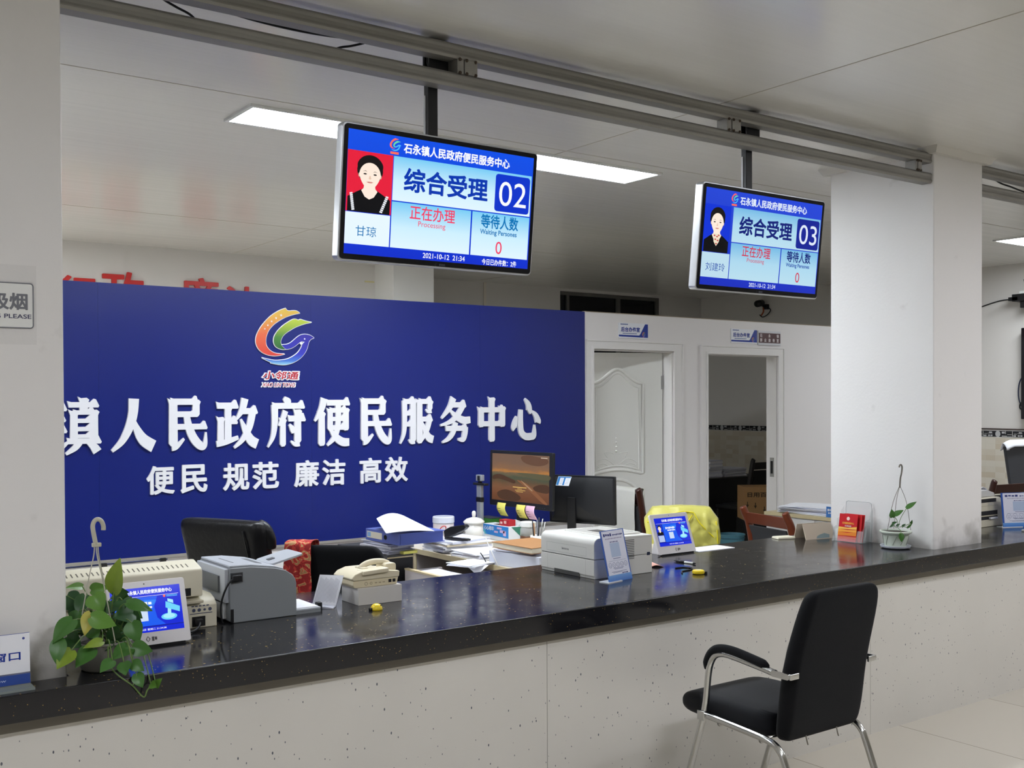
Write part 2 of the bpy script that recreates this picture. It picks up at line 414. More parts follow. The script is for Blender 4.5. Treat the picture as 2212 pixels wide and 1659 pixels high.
# window
frame_al = mat('window_aluminium', (112, 110, 106), rough=0.4, metal=0.6)
win = MB()
win.box(W0, W0 + .02, YB + .03, YB + .09, WZ0, WZ1); win.box(W1 - .05, W1, YB + .03, YB + .09, WZ0, WZ1)
win.box(W0 + .02, W1 - .05, YB + .03, YB + .09, WZ1 - .04, WZ1); win.box(W0 + .02, W1 - .05, YB + .03, YB + .09, WZ0, WZ0 + .05)
win.box(W0 + .12, W0 + .16, YB + .03, YB + .09, WZ0 + .05, WZ1 - .04); win.box(8.545, 8.60, YB + .03, YB + .09, WZ0 + .05, WZ1 - .04)
win = struct(win.build('window_1', frame_al))
glass_dark = mat('night_window_glass', (10, 13, 18), rough=0.05, spec=0.5)
for a, c in ((W0 + .02, W0 + .12), (W0 + .16, 8.545), (8.60, W1 - .05)):
    MB().box(a, c, YB + .055, YB + .062, WZ0 + .05, WZ1 - .04).build('pane', glass_dark, win)
b = MB()
for i in range(12): b.box(W0 + .05 + i * .125, W0 + .065 + i * .125, YB + .10, YB + .115, WZ0, WZ1)
b.build('window_bars', mat('window_bars', (60, 62, 64), rough=0.5, metal=0.5), win)
# right wall with tiled dado and patterned border
ZB0, ZB1 = 1.238, 1.306
struct(MB().box(X1, X1 + .1, Y0, YB, ZB1, CZ).build('wall_right', paint_warm))
struct(MB().box(X1 - .006, X1 + .1, Y0, YB, 0, ZB0).build('wall_right_tiles', dado_m))
border_m = [mat('border_black', (26, 27, 32), rough=0.25), mat('border_grey', (176, 176, 176), rough=0.3), mat('border_white', (214, 212, 206), rough=0.3)]
def border(M, L):
    b = MB(M); b.add([(0, 0, 0), (L, 0, 0), (L, ZB1 - ZB0, 0), (0, ZB1 - ZB0, 0), (0, 0, -.02), (L, 0, -.02), (L, ZB1 - ZB0, -.02), (0, ZB1 - ZB0, -.02)],
                     [(0, 1, 2, 3), (3, 2, 6, 7), (1, 0, 4, 5), (0, 3, 7, 4), (2, 1, 5, 6), (5, 4, 7, 6)])
    h = ZB1 - ZB0
    b.rect(0, L, 0.0, 0.004, .0006, 2); b.rect(0, L, h - .004, h, .0006, 2)
    x = 0.03
    while x + .3 < L:
        b.ell(x + .03, h / 2, .026, h * .45, .0006, 20, 1)
        for (ax, ay, bw, bh, mi) in ((.07, .56, .030, .26, 1), (.07, .14, .05, .10, 2), (.105, .50, .004, .4, 2), (.115, .12, .055, .05, 1), (.175, .10, .004, .8, 2), (.19, .48, .03, .05, 2),
                                     (.125, .40, .045, .04, 2), (.185, .14, .028, .2, 1), (.225, .55, .05, .05, 1), (.23, .15, .02, .22, 1), (.255, .15, .02, .22, 1), (.24, .62, .03, .2, 1)):
            b.rect(x + ax, x + ax + bw, h * ay, h * (ay + bh), .0006, mi)
        x += 0.30
    return b
struct(border(frame((X1 - .007, YB, ZB0), (0, -1, 0), (0, 0, 1)), YB - 0.5).build('trim_3', border_m))
struct(border(frame((5.35, YB - .007, ZB0), (1, 0, 0), (0, 0, 1)), X1 - 5.36).build('trim_4', border_m))
struct(MB().box(5.35, X1, YB - .006, YB, 0, ZB0).build('wall_back_tiles', dado_m))

# partition wall with two doorways
PY = 6.25; PT = 2.284
b = MB()
b.prism([(X0, 0), (5.29, 0), (5.29, 2.01), (6.147, 2.01), (6.147, 0), (6.532, 0), (6.532, 2.0), (7.419, 2.0), (7.419, 0), (X1 - .006, 0), (X1 - .006, PT), (X0, PT)], PY, PY + .1, axis='y')
struct(b.build('wall_partition', part_paint))
struct(MB().box(5.225, X1 - .01, PY - .003, PY + .103, PT, PT + .006).build('trim_5', mat('raw_board_edge', (150, 136, 118), rough=0.8, var=0.2, vscale=20)))
def casing(n, x0, x1, zt, ox0, ox1, ozt):
    b = MB()
    b.prism([(ox0, 0), (x0, 0), (x0, zt), (x1, zt), (x1, 0), (ox1, 0), (ox1, ozt), (ox0, ozt)], PY - .014, PY, axis='y')
    i = .014
    b.prism([(x0 - i, 0), (x0 + .004, 0), (x0 + .004, zt - .004), (x1 - .004, zt - .004), (x1 - .004, 0), (x1 + i, 0), (x1 + i, zt + i), (x0 - i, zt + i)], PY - .022, PY - .014, axis='y')
    o = .010
    b.prism([(ox0, 0), (ox0 + o, 0), (ox0 + o, ozt - o), (ox1 - o, ozt - o), (ox1 - o, 0), (ox1, 0), (ox1, ozt), (ox0, ozt)], PY - .020, PY - .014, axis='y')
    # lining of the opening
    b.prism([(x0, 0), (x0 + .012, 0), (x0 + .012, zt - .012), (x1 - .012, zt - .012), (x1 - .012, 0), (x1, 0), (x1, zt), (x0, zt)], PY, PY + .11, axis='y')
    return struct(b.build('door_%d' % n, casing_m))
d1 = casing(1, 5.29, 6.147, 2.01, 5.226, 6.252, 2.075)
d2 = casing(2, 6.532, 7.419, 2.0, 6.456, 7.500, 2.068)
# leaf of the first door, opened into the room behind
A = math.radians(22); Lw = .82
HX, HY = 6.122, 6.345
M = frame((HX - Lw * math.cos(A), HY + Lw * math.sin(A), 0), (math.cos(A), -math.sin(A), 0), (0, 0, 1))
leaf = MB(M).box(0, Lw, .012, 1.996, -.04, 0).build('door_leaf', white_gloss, d1, bevel=.003)
def arch(x0, x1, zs, zt, n=24):
    pts = []
    for i in range(n + 1):
        t = i / n; u = t * 2 - 1
        k = math.exp(-(u * 1.75) ** 2) - math.exp(-1.75 ** 2)
        pts.append((x0 + (x1 - x0) * t, zs + (zt - zs) * k / (1 - math.exp(-1.75 ** 2)), 0))
    return pts
for off, r in ((0, .014), (.032, .007)):
    up = [(.215 + off, 1.02 + off, 0)] + arch(.215 + off, .650 - off, 1.745 - off, 1.862 - off) + [(.650 - off, 1.02 + off, 0)] + [(.63 - off - (.395 - 2 * off) * i / 10, 1.02 + off + .03 * math.sin(PI * i / 10), 0) for i in range(0, 11)]
    MB(M).tube(up, r, 8, closed=True).build('panel_moulding', white_gloss, leaf, smooth=True)
lowp = [(.235, .16, 0), (.235, .76, 0)] + [(.4325 - .1975 * math.cos(PI * i / 16), .77 + .20 * math.sin(PI * i / 16), 0) for i in range(17)] + [(.63, .76, 0), (.63, .16, 0)]
for r, sc in ((.014, 1), (.007, .86)):
    MB(M).tube([(.42 + (x - .42) * sc, .55 + (y - .55) * sc, 0) for x, y, _ in lowp], r, 8, closed=True).build('panel_moulding', white_gloss, leaf, smooth=True)
b = MB(M)
for s in (-1, 1):
    for k, (dx, dz, l) in enumerate(((.02, 1.09, .16), (.05, 1.07, .12), (.02, 1.18, .08))):
        b.tube(smooth_path([(.42 + s * dx, dz, 0), (.42 + s * (dx + l * .5), dz + .05 - .02 * k, 0), (.42 + s * (dx + l), dz + .01, 0), (.42 + s * (dx + l * .7), dz - .03, 0)], 5), .0034, 6)
for k in range(5): b.ball((.42, 1.20 + .035 * k, 0), .010 - .0014 * k, 8, 6, sz=1.5)
b.build('carved_ornament', white_gloss, leaf, smooth=True)
steel = mat('brushed_steel', (168, 168, 166), rough=0.32, metal=0.9)
MB(M).box(Lw - .012, Lw + .006, 1.70, 1.81, -.03, .004).build('hinge', steel, d1)
b = MB().box(7.403, 7.408, 6.275, 6.318, .93, 1.10); b.build('strike_plate', steel, d2)
MB().box(7.400, 7.404, 6.285, 6.308, .96, 1.07).build('latch_hole', mat('dark_recess', (25, 24, 24), rough=0.8), d2)

# the white skirting band under the blue board
struct(MB().box(X0, 5.212, PY - .016, PY, .7, .716).build('trim_6', mat('board_edge_trim', (170, 166, 158), rough=0.4, metal=0.3)))

# pillars
col_m = mat('pillar_white', (226, 224, 221), rough=0.5, spec=0.35, var=0.02, vscale=1.7, bump=0.08, bscale=70)
def pillar_material():
    m = col_m; nt, b = nodes_of(m); L = nt.links
    src = b.inputs['Base Color'].links[0].from_socket
    tc = nt.nodes.new('ShaderNodeTexCoord'); n = nt.nodes.new('ShaderNodeTexNoise'); n.inputs['Scale'].default_value = 6.0; n.inputs['Detail'].default_value = 8
    L.new(tc.outputs['Object'], n.inputs['Vector'])
    sp = nt.nodes.new('ShaderNodeSeparateXYZ'); L.new(tc.outputs['Object'], sp.inputs[0])
    # scuffs and grime rubbed onto the foot of the pillars, in blotches
    h = nt.nodes.new('ShaderNodeMapRange'); h.inputs['From Min'].default_value = .83; h.inputs['From Max'].default_value = 1.06; h.inputs['To Min'].default_value = .22; h.inputs['To Max'].default_value = -.12
    L.new(sp.outputs['Z'], h.inputs['Value'])
    a = nt.nodes.new('ShaderNodeMath'); L.new(n.outputs['Fac'], a.inputs[0]); L.new(h.outputs['Result'], a.inputs[1])
    r = nt.nodes.new('ShaderNodeMapRange'); r.inputs['From Min'].default_value = .56; r.inputs['From Max'].default_value = .78; r.inputs['To Max'].default_value = .62
    L.new(a.outputs[0], r.inputs['Value'])
    mx = nt.nodes.new('ShaderNodeMix'); mx.data_type = 'RGBA'; mx.inputs['B'].default_value = lin((128, 124, 114))
    L.new(r.outputs['Result'], mx.inputs['Factor']); L.new(src, mx.inputs['A']); L.new(mx.outputs['Result'], b.inputs['Base Color'])
pillar_material()
struct(MB().box(.297, .751, 3.193, 3.836, 0, CZ).build('wall_pillar_left', col_m, bevel=.006))
struct(MB().box(5.01, 5.464, 3.193, 3.836, 0, CZ).build('wall_pillar_right', col_m, bevel=.006))
cor = mat('cornice', (206, 203, 195), rough=0.4)
for n, x0, x1 in ((7, .297, .751), (8, 5.01, 5.464)):
    e = .03
    struct(MB().prism([(x0 - e, 3.193 - e), (x1 + e, 3.193 - e), (x1 + e, 3.836 + e), (x0 - e, 3.836 + e)], CZ - .035, CZ, top=[(x0 - e - .02, 3.193 - e - .02), (x1 + e + .02, 3.193 - e - .02), (x1 + e + .02, 3.836 + e + .02), (x0 - e - .02, 3.836 + e + .02)]).build('trim_%d' % n, cor))

# ------------------------------------------------------------------ service counter
H = .828
ct = thing('service_counter', 'long service counter with polished black stone top and speckled white front panels', 'counter', (3.5, 3.5, 0))
poly = [(-2.9, 3.066), (9.6, 3.066), (9.6, 4.02), (5.466, 4.02), (5.466, 3.19), (5.008, 3.19), (5.008, 4.02), (.753, 4.02), (.753, 3.19), (.295, 3.19), (.295, 4.02), (-2.9, 4.02)]
MB().prism(poly, .751, H).build('countertop', black_stone, ct, bevel=.004)
xs = [-2.9, -1.497, .463, 2.423, 4.382, 6.342, 8.3, 9.6]
for a, c in zip(xs[:-1], xs[1:]): MB().box(a + .0012, c - .0012, 3.125, 3.145, 0, .751).build('front_panel', terrazzo, ct)
MB().box(-2.9, 9.6, 3.108, 3.125, .716, .751).build('edge_strip', strip_m, ct)
MB().box(-2.9, 9.6, 3.145, 3.185, 0, .751).build('counter_body', mat('counter_core', (150, 146, 138), rough=0.7), ct)
MB().box(-2.9, .29, 3.95, 4.0, 0, .751).build('rear_panel', mat('counter_core', (0, 0, 0)), ct)
MB().box(.76, 5.0, 3.95, 4.0, 0, .751).build('rear_panel', mat('counter_core', (0, 0, 0)), ct)
MB().box(5.47, 9.6, 3.95, 4.0, 0, .751).build('rear_panel', mat('counter_core', (0, 0, 0)), ct)

# ------------------------------------------------------------------ steel beams under the ceiling
beam_m = mat('galvanised_steel', (138, 136, 131), rough=0.45, metal=0.45, var=0.14, vscale=3.0)
block_m = mat('galvanised_block', (150, 148, 142), rough=0.4, metal=0.6, var=0.2, vscale=30)
def beam_pair(x0, x1, blocks, label):
    t = thing('steel_beam_frame', label, 'beam', ((x0 + x1) / 2, 3.235, 2.722))
    for nm, z0, z1 in (('upper_beam', 2.825, 2.877), ('lower_beam', 2.722, 2.774)):
        o = MB().prism([(3.203 + y, z) for y, z in ((.006, z0), (.058, z0), (.064, z0 + .008), (.064, z1 - .008), (.058, z1), (.006, z1), (0, z1 - .008), (0, z1 - .012), (.003, z1 - .02), (.003, z0 + .02), (0, z0 + .012), (0, z0 + .008))], x0, x1, axis='x').build(nm, beam_m, t)
    for bx, bw in blocks:
        o = MB().box(bx, bx + bw * .32, 3.206, 3.266, 2.774, 2.825).box(bx + bw * .36, bx + bw, 3.204, 3.266, 2.774, 2.825).build('spacer_block', block_m, t)
        b = MB()
        for cx in (bx + .01, bx + bw * .45, bx + bw - .008):
            b.ball((cx, 3.203, 2.776), .006, 8, 6); b.ball((cx, 3.203, 2.823), .006, 8, 6)
        b.build('weld_bead', mat('weld_rust', (70, 58, 46), rough=0.8), o)
    return t
beam_pair(.752, 5.009, [(2.092, .085), (3.482, .085), (4.87, .05)], 'pair of grey steel beams joined by short blocks, spanning between the two white pillars')
beam_pair(5.465, 9.6, [(6.6, .08), (8.2, .08)], 'pair of grey steel beams continuing past the white pillar over the tiled bay')
cable_m = mat('black_cable', (16, 17, 20), rough=0.5)
def cable(name, pts, r, label, cat='cable', m=None, group=None):
    P = smooth_path(pts, 6)
    o = MB().tube(P, r, 8).build(name, m or cable_m, smooth=True, loc=pts[0])
    return tag(o, label, cat, group)
# ------------------------------------------------------------------ cables by the beams
cable('power_cable', [(1.02, 3.30, 2.877), (1.072, 3.3, 2.845), (1.115, 3.3, 2.828), (1.158, 3.3, 2.814), (1.20, 3.29, 2.785), (1.3, 3.275, 2.778)], .004, 'short black cable slanting down behind the lower beam beside the sign pillar')
cable('power_cable', [(1.15, 3.30, 2.885), (1.174, 3.3, 2.862), (1.278, 3.3, 2.848), (1.387, 3.3, 2.839), (1.533, 3.3, 2.837), (1.678, 3.3, 2.845), (1.80, 3.295, 2.86)], .005, 'black cable sagging between the two beams left of the screen showing 02')
cable('power_cable', [(1.64, 3.30, 2.79), (1.678, 3.3, 2.810), (1.722, 3.3, 2.824), (1.784, 3.3, 2.849), (1.85, 3.3, 2.88)], .004, 'black cable rising from the lower beam towards the pole of the screen showing 02')
cable('power_cable', [(5.70, 3.285, 2.86), (5.827, 3.3, 2.835), (5.95, 3.3, 2.825), (6.087, 3.3, 2.812), (6.3, 3.285, 2.79)], .005, 'black cable drooping between the beams past the white pillar')

# ------------------------------------------------------------------ blue board with raised lettering
blue_m = mat('blue_board_film', (19, 34, 114), rough=0.32, spec=0.45, var=0.03, vscale=2)
letter_m = mat('white_foam_letter', (236, 236, 240), rough=0.45)
bd = thing('backdrop_board', 'large blue wall board with white raised lettering and a bird emblem', 'board', (2.6, 6.24, .716))
bx = [-.95, .35, 1.651, 2.953, 4.25, 5.212]
for a, c in zip(bx[:-1], bx[1:]): MB().box(a + .0003, c - .0003, PY - .010, PY - .001, .716, PT).build('board_panel', blue_m, bd)
LM = frame((0, PY - .010, 0), (1, 0, 0), (0, 0, 1))
spans = [(.71, .99), (1.03, 1.30), (1.352, 1.647), (1.71, 1.973), (2.029, 2.272), (2.325, 2.592), (2.648, 2.905), (2.965, 3.217), (3.286, 3.529), (3.587, 3.853), (3.904, 4.161), (4.217, 4.464), (4.515, 4.773)]
# heavy brush-serif characters, drawn stroke by stroke on a 100 x 100 square:
# h = level bar (x0, x1, y, w), v = upright (x, top, bottom, w), c = swelling curve [(x, y, w), ...]
BIG = {
 '人': [('c', [(50, 99, 22), (48, 72, 20), (40, 46, 18), (24, 20, 13), (3, 2, 6)]), ('c', [(46, 66, 5), (56, 42, 15), (70, 22, 22), (92, 9, 24)])],
 '民': [('h', 10, 78, 93, 12), ('v', 16, 97, 10, 20), ('c', [(12, 6, 14), (24, 8, 11), (42, 22, 5)]), ('v', 72, 96, 66, 17), ('h', 18, 76, 69, 11), ('h', 16, 99, 45, 11), ('c', [(48, 69, 14), (54, 44, 18), (66, 22, 19), (82, 8, 17), (93, 10, 12), (96, 34, 4)])],
 '政': [('h', 1, 52, 85, 12), ('v', 28, 84, 16, 15), ('h', 30, 50, 54, 11), ('v', 11, 62, 14, 14), ('c', [(1, 10, 12), (24, 14, 11), (52, 22, 8)]), ('c', [(68, 99, 17), (62, 78, 14), (48, 58, 5)]), ('h', 60, 98, 74, 12), ('c', [(86, 72, 17), (78, 42, 15), (62, 18, 11), (42, 2, 5)]), ('c', [(58, 58, 5), (70, 34, 15), (82, 16, 20), (97, 8, 20)])],
 '府': [('c', [(44, 100, 8), (54, 92, 17), (57, 87, 10)]), ('h', 14, 98, 84, 12), ('c', [(20, 86, 17), (20, 50, 15), (15, 22, 11), (2, 1, 4)]), ('c', [(48, 74, 14), (42, 60, 12), (30, 44, 5)]), ('v', 41, 58, 3, 14), ('h', 54, 100, 58, 12), ('v', 80, 76, 10, 17), ('c', [(84, 8, 14), (72, 6, 10), (62, 12, 4)]), ('c', [(58, 46, 6), (66, 36, 13), (68, 28, 8)])],
 '便': [('c', [(28, 99, 18), (20, 76, 15), (2, 52, 5)]), ('v', 21, 70, 2, 17), ('h', 34, 100, 90, 12), ('v', 45, 77, 33, 14), ('v', 89, 78, 33, 16), ('h', 44, 92, 74, 10), ('h', 44, 90, 56, 9), ('h', 44, 90, 38, 10), ('c', [(67, 92, 15), (67, 50, 15), (58, 20, 13), (36, 1, 5)]), ('c', [(42, 38, 5), (58, 20, 15), (78, 8, 18), (98, 7, 16)])],
 '服': [('c', [(15, 94, 14), (15, 46, 13), (12, 20, 10), (2, 0, 4)]), ('h', 12, 46, 92, 11), ('v', 40, 96, 6, 16), ('c', [(44, 5, 12), (34, 3, 9), (27, 8, 4)]), ('h', 14, 42, 66, 10), ('h', 14, 42, 42, 10), ('v', 59, 96, 1, 16), ('h', 58, 97, 92, 11), ('v', 90, 94, 74, 14), ('c', [(94, 72, 12), (84, 70, 8), (78, 74, 4)]), ('h', 60, 97, 53, 11), ('c', [(89, 54, 15), (80, 28, 13), (62, 2, 5)]), ('c', [(65, 48, 5), (76, 26, 14), (86, 12, 18), (99, 7, 17)])],
 '务': [('c', [(44, 100, 18), (32, 78, 14), (6, 54, 5)]), ('h', 38, 84, 84, 12), ('c', [(78, 87, 15), (58, 62, 14), (34, 46, 10), (2, 38, 4)]), ('c', [(30, 74, 5), (52, 58, 14), (76, 49, 17), (98, 50, 15)]), ('h', 18, 88, 31, 12), ('c', [(82, 34, 17), (80, 18, 16), (74, 6, 13), (58, 6, 5)]), ('c', [(50, 45, 17), (42, 22, 14), (28, 8, 10), (8, 0, 4)])],
 '中': [('v', 50, 100, 0, 19), ('v', 13, 77, 34, 18), ('v', 87, 79, 34, 19), ('h', 12, 93, 72, 12), ('h', 12, 90, 40, 12)],
 '心': [('c', [(17, 56, 6), (12, 44, 14), (8, 30, 17), (10, 26, 12)]), ('c', [(32, 72, 13), (30, 44, 17), (33, 20, 17), (46, 9, 17), (66, 8, 17), (78, 12, 15), (80, 36, 4)]), ('c', [(46, 97, 6), (58, 84, 15), (61, 70, 18), (58, 66, 12)]), ('c', [(70, 68, 6), (84, 58, 14), (92, 44, 19), (92, 40, 14)])],
 '镇': [('c', [(22, 100, 16), (16, 82, 13), (0, 60, 5)]), ('h', 14, 42, 82, 11), ('h', 6, 40, 62, 10), ('h', 4, 42, 42, 10), ('v', 23, 62, 10, 15), ('c', [(20, 6, 12), (30, 10, 10), (46, 22, 4)]), ('h', 44, 100, 88, 10), ('v', 73, 100, 76, 14), ('v', 55, 77, 24, 13), ('v', 91, 78, 24, 15), ('h', 54, 94, 74, 8), ('h', 54, 92, 59, 8), ('h', 54, 92, 44, 8), ('h', 54, 92, 31, 7), ('h', 42, 104, 22, 10), ('c', [(64, 20, 13), (56, 10, 11), (40, -1, 5)]), ('c', [(78, 20, 5), (90, 12, 14), (97, 2, 17)])],
 '石': [('h', 4, 98, 88, 12), ('c', [(48, 88, 18), (38, 56, 16), (22, 34, 12), (2, 18, 5)]), ('v', 36, 54, 2, 17), ('v', 85, 55, 2, 18), ('h', 36, 90, 50, 12), ('h', 36, 88, 11, 12)],
 '永': [('c', [(38, 100, 7), (52, 92, 16), (56, 84, 10)]), ('h', 26, 62, 73, 12), ('v', 53, 74, 8, 19), ('c', [(56, 6, 13), (44, 6, 10), (36, 12, 4)]), ('h', 4, 38, 53, 11), ('c', [(34, 56, 14), (24, 28, 12), (2, 8, 4)]), ('c', [(90, 78, 15), (78, 62, 12), (58, 50, 5)]), ('c', [(56, 60, 5), (68, 36, 15), (80, 18, 19), (98, 9, 20)])],
}
def big_char(ch, a, c):
    zs, ze = 1.325, 1.632
    b = MB(LM); n = [0]
    k = (c - a) / 100.0; q = (ze - zs) / 100.0
    def poly(P):
        n[0] += 1; zt = .016 - ((n[0] * 5) % 11) * .00004
        P = [(a + x * k, zs + y * q) for x, y in P]
        b.prism(P, 0, zt)
    for s in BIG[ch]:
        if s[0] == 'h':
            _, x0, x1, y, w_ = s; h = w_ / 2
            poly([(x0 - 1, y + h + 2), (x0 + 6, y + h), (x1 - 16, y + h), (x1 - 9, y + h + 6), (x1 - 5, y + h + 5), (x1 + 1, y - h + 3), (x1 - 1, y - h), (x0 + 2, y - h), (x0 + 1, y)])
        elif s[0] == 'v':
            _, x, y0, y1, w_ = s; h = w_ / 2
            poly([(x - h - 4, y0 + 3), (x - h + 2, y0), (x + h - 2, y0 + 1), (x + h + 3, y0 - 3), (x + h, y0 - 9), (x + h, y1 + 3), (x + h - 3, y1 - 1), (x - h + 4, y1 - 2), (x - h - 1, y1 + 3), (x - h, y0 - 8)])
        else:
            P = s[1]; M_ = [Vector(p) for p in P]
            Q = smooth_path(M_, 6); L_ = []; R_ = []
            for i, p in enumerate(Q):
                d = Q[min(i + 1, len(Q) - 1)] - Q[max(i - 1, 0)]
                l = math.hypot(d.x, d.y) or 1; nx, ny = -d.y / l, d.x / l
                w_ = max(1.5, p.z) / 2
                L_.append((p.x + nx * w_, p.y + ny * w_)); R_.append((p.x - nx * w_, p.y - ny * w_))
            for i in range(len(Q) - 1):
                n[0] += 0
            poly(L_ + R_[::-1])
    return b.build('raised_character', letter_m, bd)

for ch, (a, c) in zip('石永镇人民政府便民服务中心', spans):
    big_char(ch, a, c)
for ch, (a, c) in zip('便民规范廉洁高效', [(1.911, 2.073), (2.110, 2.270), (2.368, 2.533), (2.555, 2.726), (2.829, 2.999), (3.023, 3.185), (3.290, 3.450), (3.479, 3.651)]):
    text('raised_character', ch, letter_m, bd, LM, a, c, 1.071, 1.238, 0.0, bold=.024, depth=.012)
# emblem: three ribbons and a bird
def emb(p):
    px, py = 540 + p[0] / 7.9, 640 + p[1] / 7.9
    return (2.577 + (px - 555) * .003086, 2.185 + (px - 555) * .00015 - (py - 664) * .00292)
orange = [(635, 200), (560, 225), (470, 270), (370, 340), (270, 440), (190, 550), (140, 660), (130, 760), (160, 850), (220, 920), (310, 970), (420, 993), (520, 990), (615, 968), (540, 965), (450, 950), (370, 905), (310, 830), (295, 740), (310, 650), (350, 560), (430, 470), (540, 395), (650, 340), (760, 305), (880, 280), (820, 245), (760, 240), (700, 245), (660, 235)]
green = [(1085, 440), (1010, 425), (940, 405), (890, 390), (850, 402), (810, 385), (760, 388), (680, 430), (590, 490), (500, 575), (440, 670), (428, 760), (455, 830), (510, 870), (580, 890), (640, 888), (590, 850), (560, 815), (548, 780), (550, 740), (575, 680), (620, 630), (700, 575), (800, 520), (920, 475), (1020, 450)]
bird = [(560, 815), (600, 812), (650, 808), (710, 785), (770, 740), (830, 690), (900, 652), (980, 645), (1060, 665), (1125, 708), (1075, 725), (1035, 770), (1015, 840), (985, 920), (930, 1000), (850, 1070), (750, 1120), (650, 1145), (560, 1148), (450, 1130), (375, 1112), (380, 1100), (300, 1060), (225, 1020), (330, 1050), (450, 1072), (560, 1070), (660, 1055), (760, 1010), (840, 950), (895, 870), (920, 810), (960, 772), (900, 765), (850, 795), (790, 840), (720, 875), (640, 888), (590, 850)]
og = grad_mat('emblem_orange', [(0, (214, 62, 52)), (.45, (226, 104, 62)), (1, (222, 190, 70))])
gg = grad_mat('emblem_green', [(0, (34, 96, 44)), (.4, (70, 130, 52)), (1, (190, 206, 62))])
bg_ = grad_mat('emblem_blue', [(0, (150, 206, 226)), (.12, (70, 120, 205)), (.35, (48, 52, 180)), (1, (44, 34, 150))])
dot_m = letter_m
for nm, pl, m, z in (('emblem_orange_ribbon', orange, og, .010), ('emblem_green_ribbon', green, gg, .010), ('emblem_bird', bird, bg_, .011)):
    P = sharp_smooth([emb(p) for p in pl])
    o = MB(LM).prism(P, 0, z).build(nm, m, bd)
    e = MB(LM).tube([(x, y, z * .55) for x, y in P], .0045, 8, closed=True).build('white_outline', dot_m, o, smooth=True)
for (x, y, r) in ((555, 316, 26), (470, 364, 22), (394, 418, 20), (330, 482, 19), (280, 542, 17)):
    c = emb((x, y)); k = r / 7.9 * .003
    MB(LM).flat([(c[0] + k * (1 if i % 2 == 0 else .42) * math.sin(PI * i / 5), c[1] + k * (1 if i % 2 == 0 else .42) * math.cos(PI * i / 5)) for i in range(10)], .0112).build('emblem_star', dot_m, bd)
b = MB(LM)
for x, y, r in ((957, 722, 13), (893, 795, 22)):
    c = emb((x, y)); b.ell(c[0], c[1], r / 7.9 * .003, r / 7.9 * .003, .0122)
b.build('emblem_dots', dot_m, bd)
red_letter = mat('red_letter', (190, 42, 52), rough=0.45)
text('emblem_caption_backing', '小邻通', dot_m, bd, LM, 2.612, 2.868, 1.741, 1.804, .0, bold=.075, depth=.008, shear=.22)
text('emblem_caption', '小邻通', red_letter, bd, LM, 2.622, 2.858, 1.7475, 1.7975, .0082, bold=.022, shear=.22)
text('emblem_caption_backing', 'XIAO LIN TONG', dot_m, bd, LM, 2.612, 2.842, 1.697, 1.731, 0, bold=.09, depth=.008, shear=.2)
text('emblem_caption', 'XIAO LIN TONG', mat('red_letter', (0, 0, 0)), bd, LM, 2.620, 2.834, 1.7025, 1.7255, .0082, bold=.01, shear=.2)

# red slogan on the far wall, its lower part hidden by the board
sl = thing('wall_slogan', 'red raised slogan characters on the far wall peeping over the blue board', 'lettering', (2.9, 8.96, 2.36))
SM = frame((0, 8.97, 0), (1, 0, 0), (0, 0, 1))
red_m = mat('red_acrylic', (198, 40, 36), rough=0.35)
for ch, a, c, zt in (('勤', 1.33, 1.66, 2.66), ('行', 2.06, 2.36, 2.625), ('政', 2.40, 2.74, 2.68), ('廉', 3.05, 3.38, 2.672), ('洁', 3.44, 3.74, 2.622)):
    text('raised_character', ch, red_m, sl, SM, a, c, 2.345, zt, 0, bold=.02, depth=.02)
tag(MB().box(4.80, 4.90, 8.967, 8.97, 2.735, 2.75).build('tape_strip', mat('yellow_tape', (212, 202, 150), rough=0.6), loc=(4.85, 8.97, 2.735)), 'short strip of yellowed tape on the far wall above the blue board', 'tape')

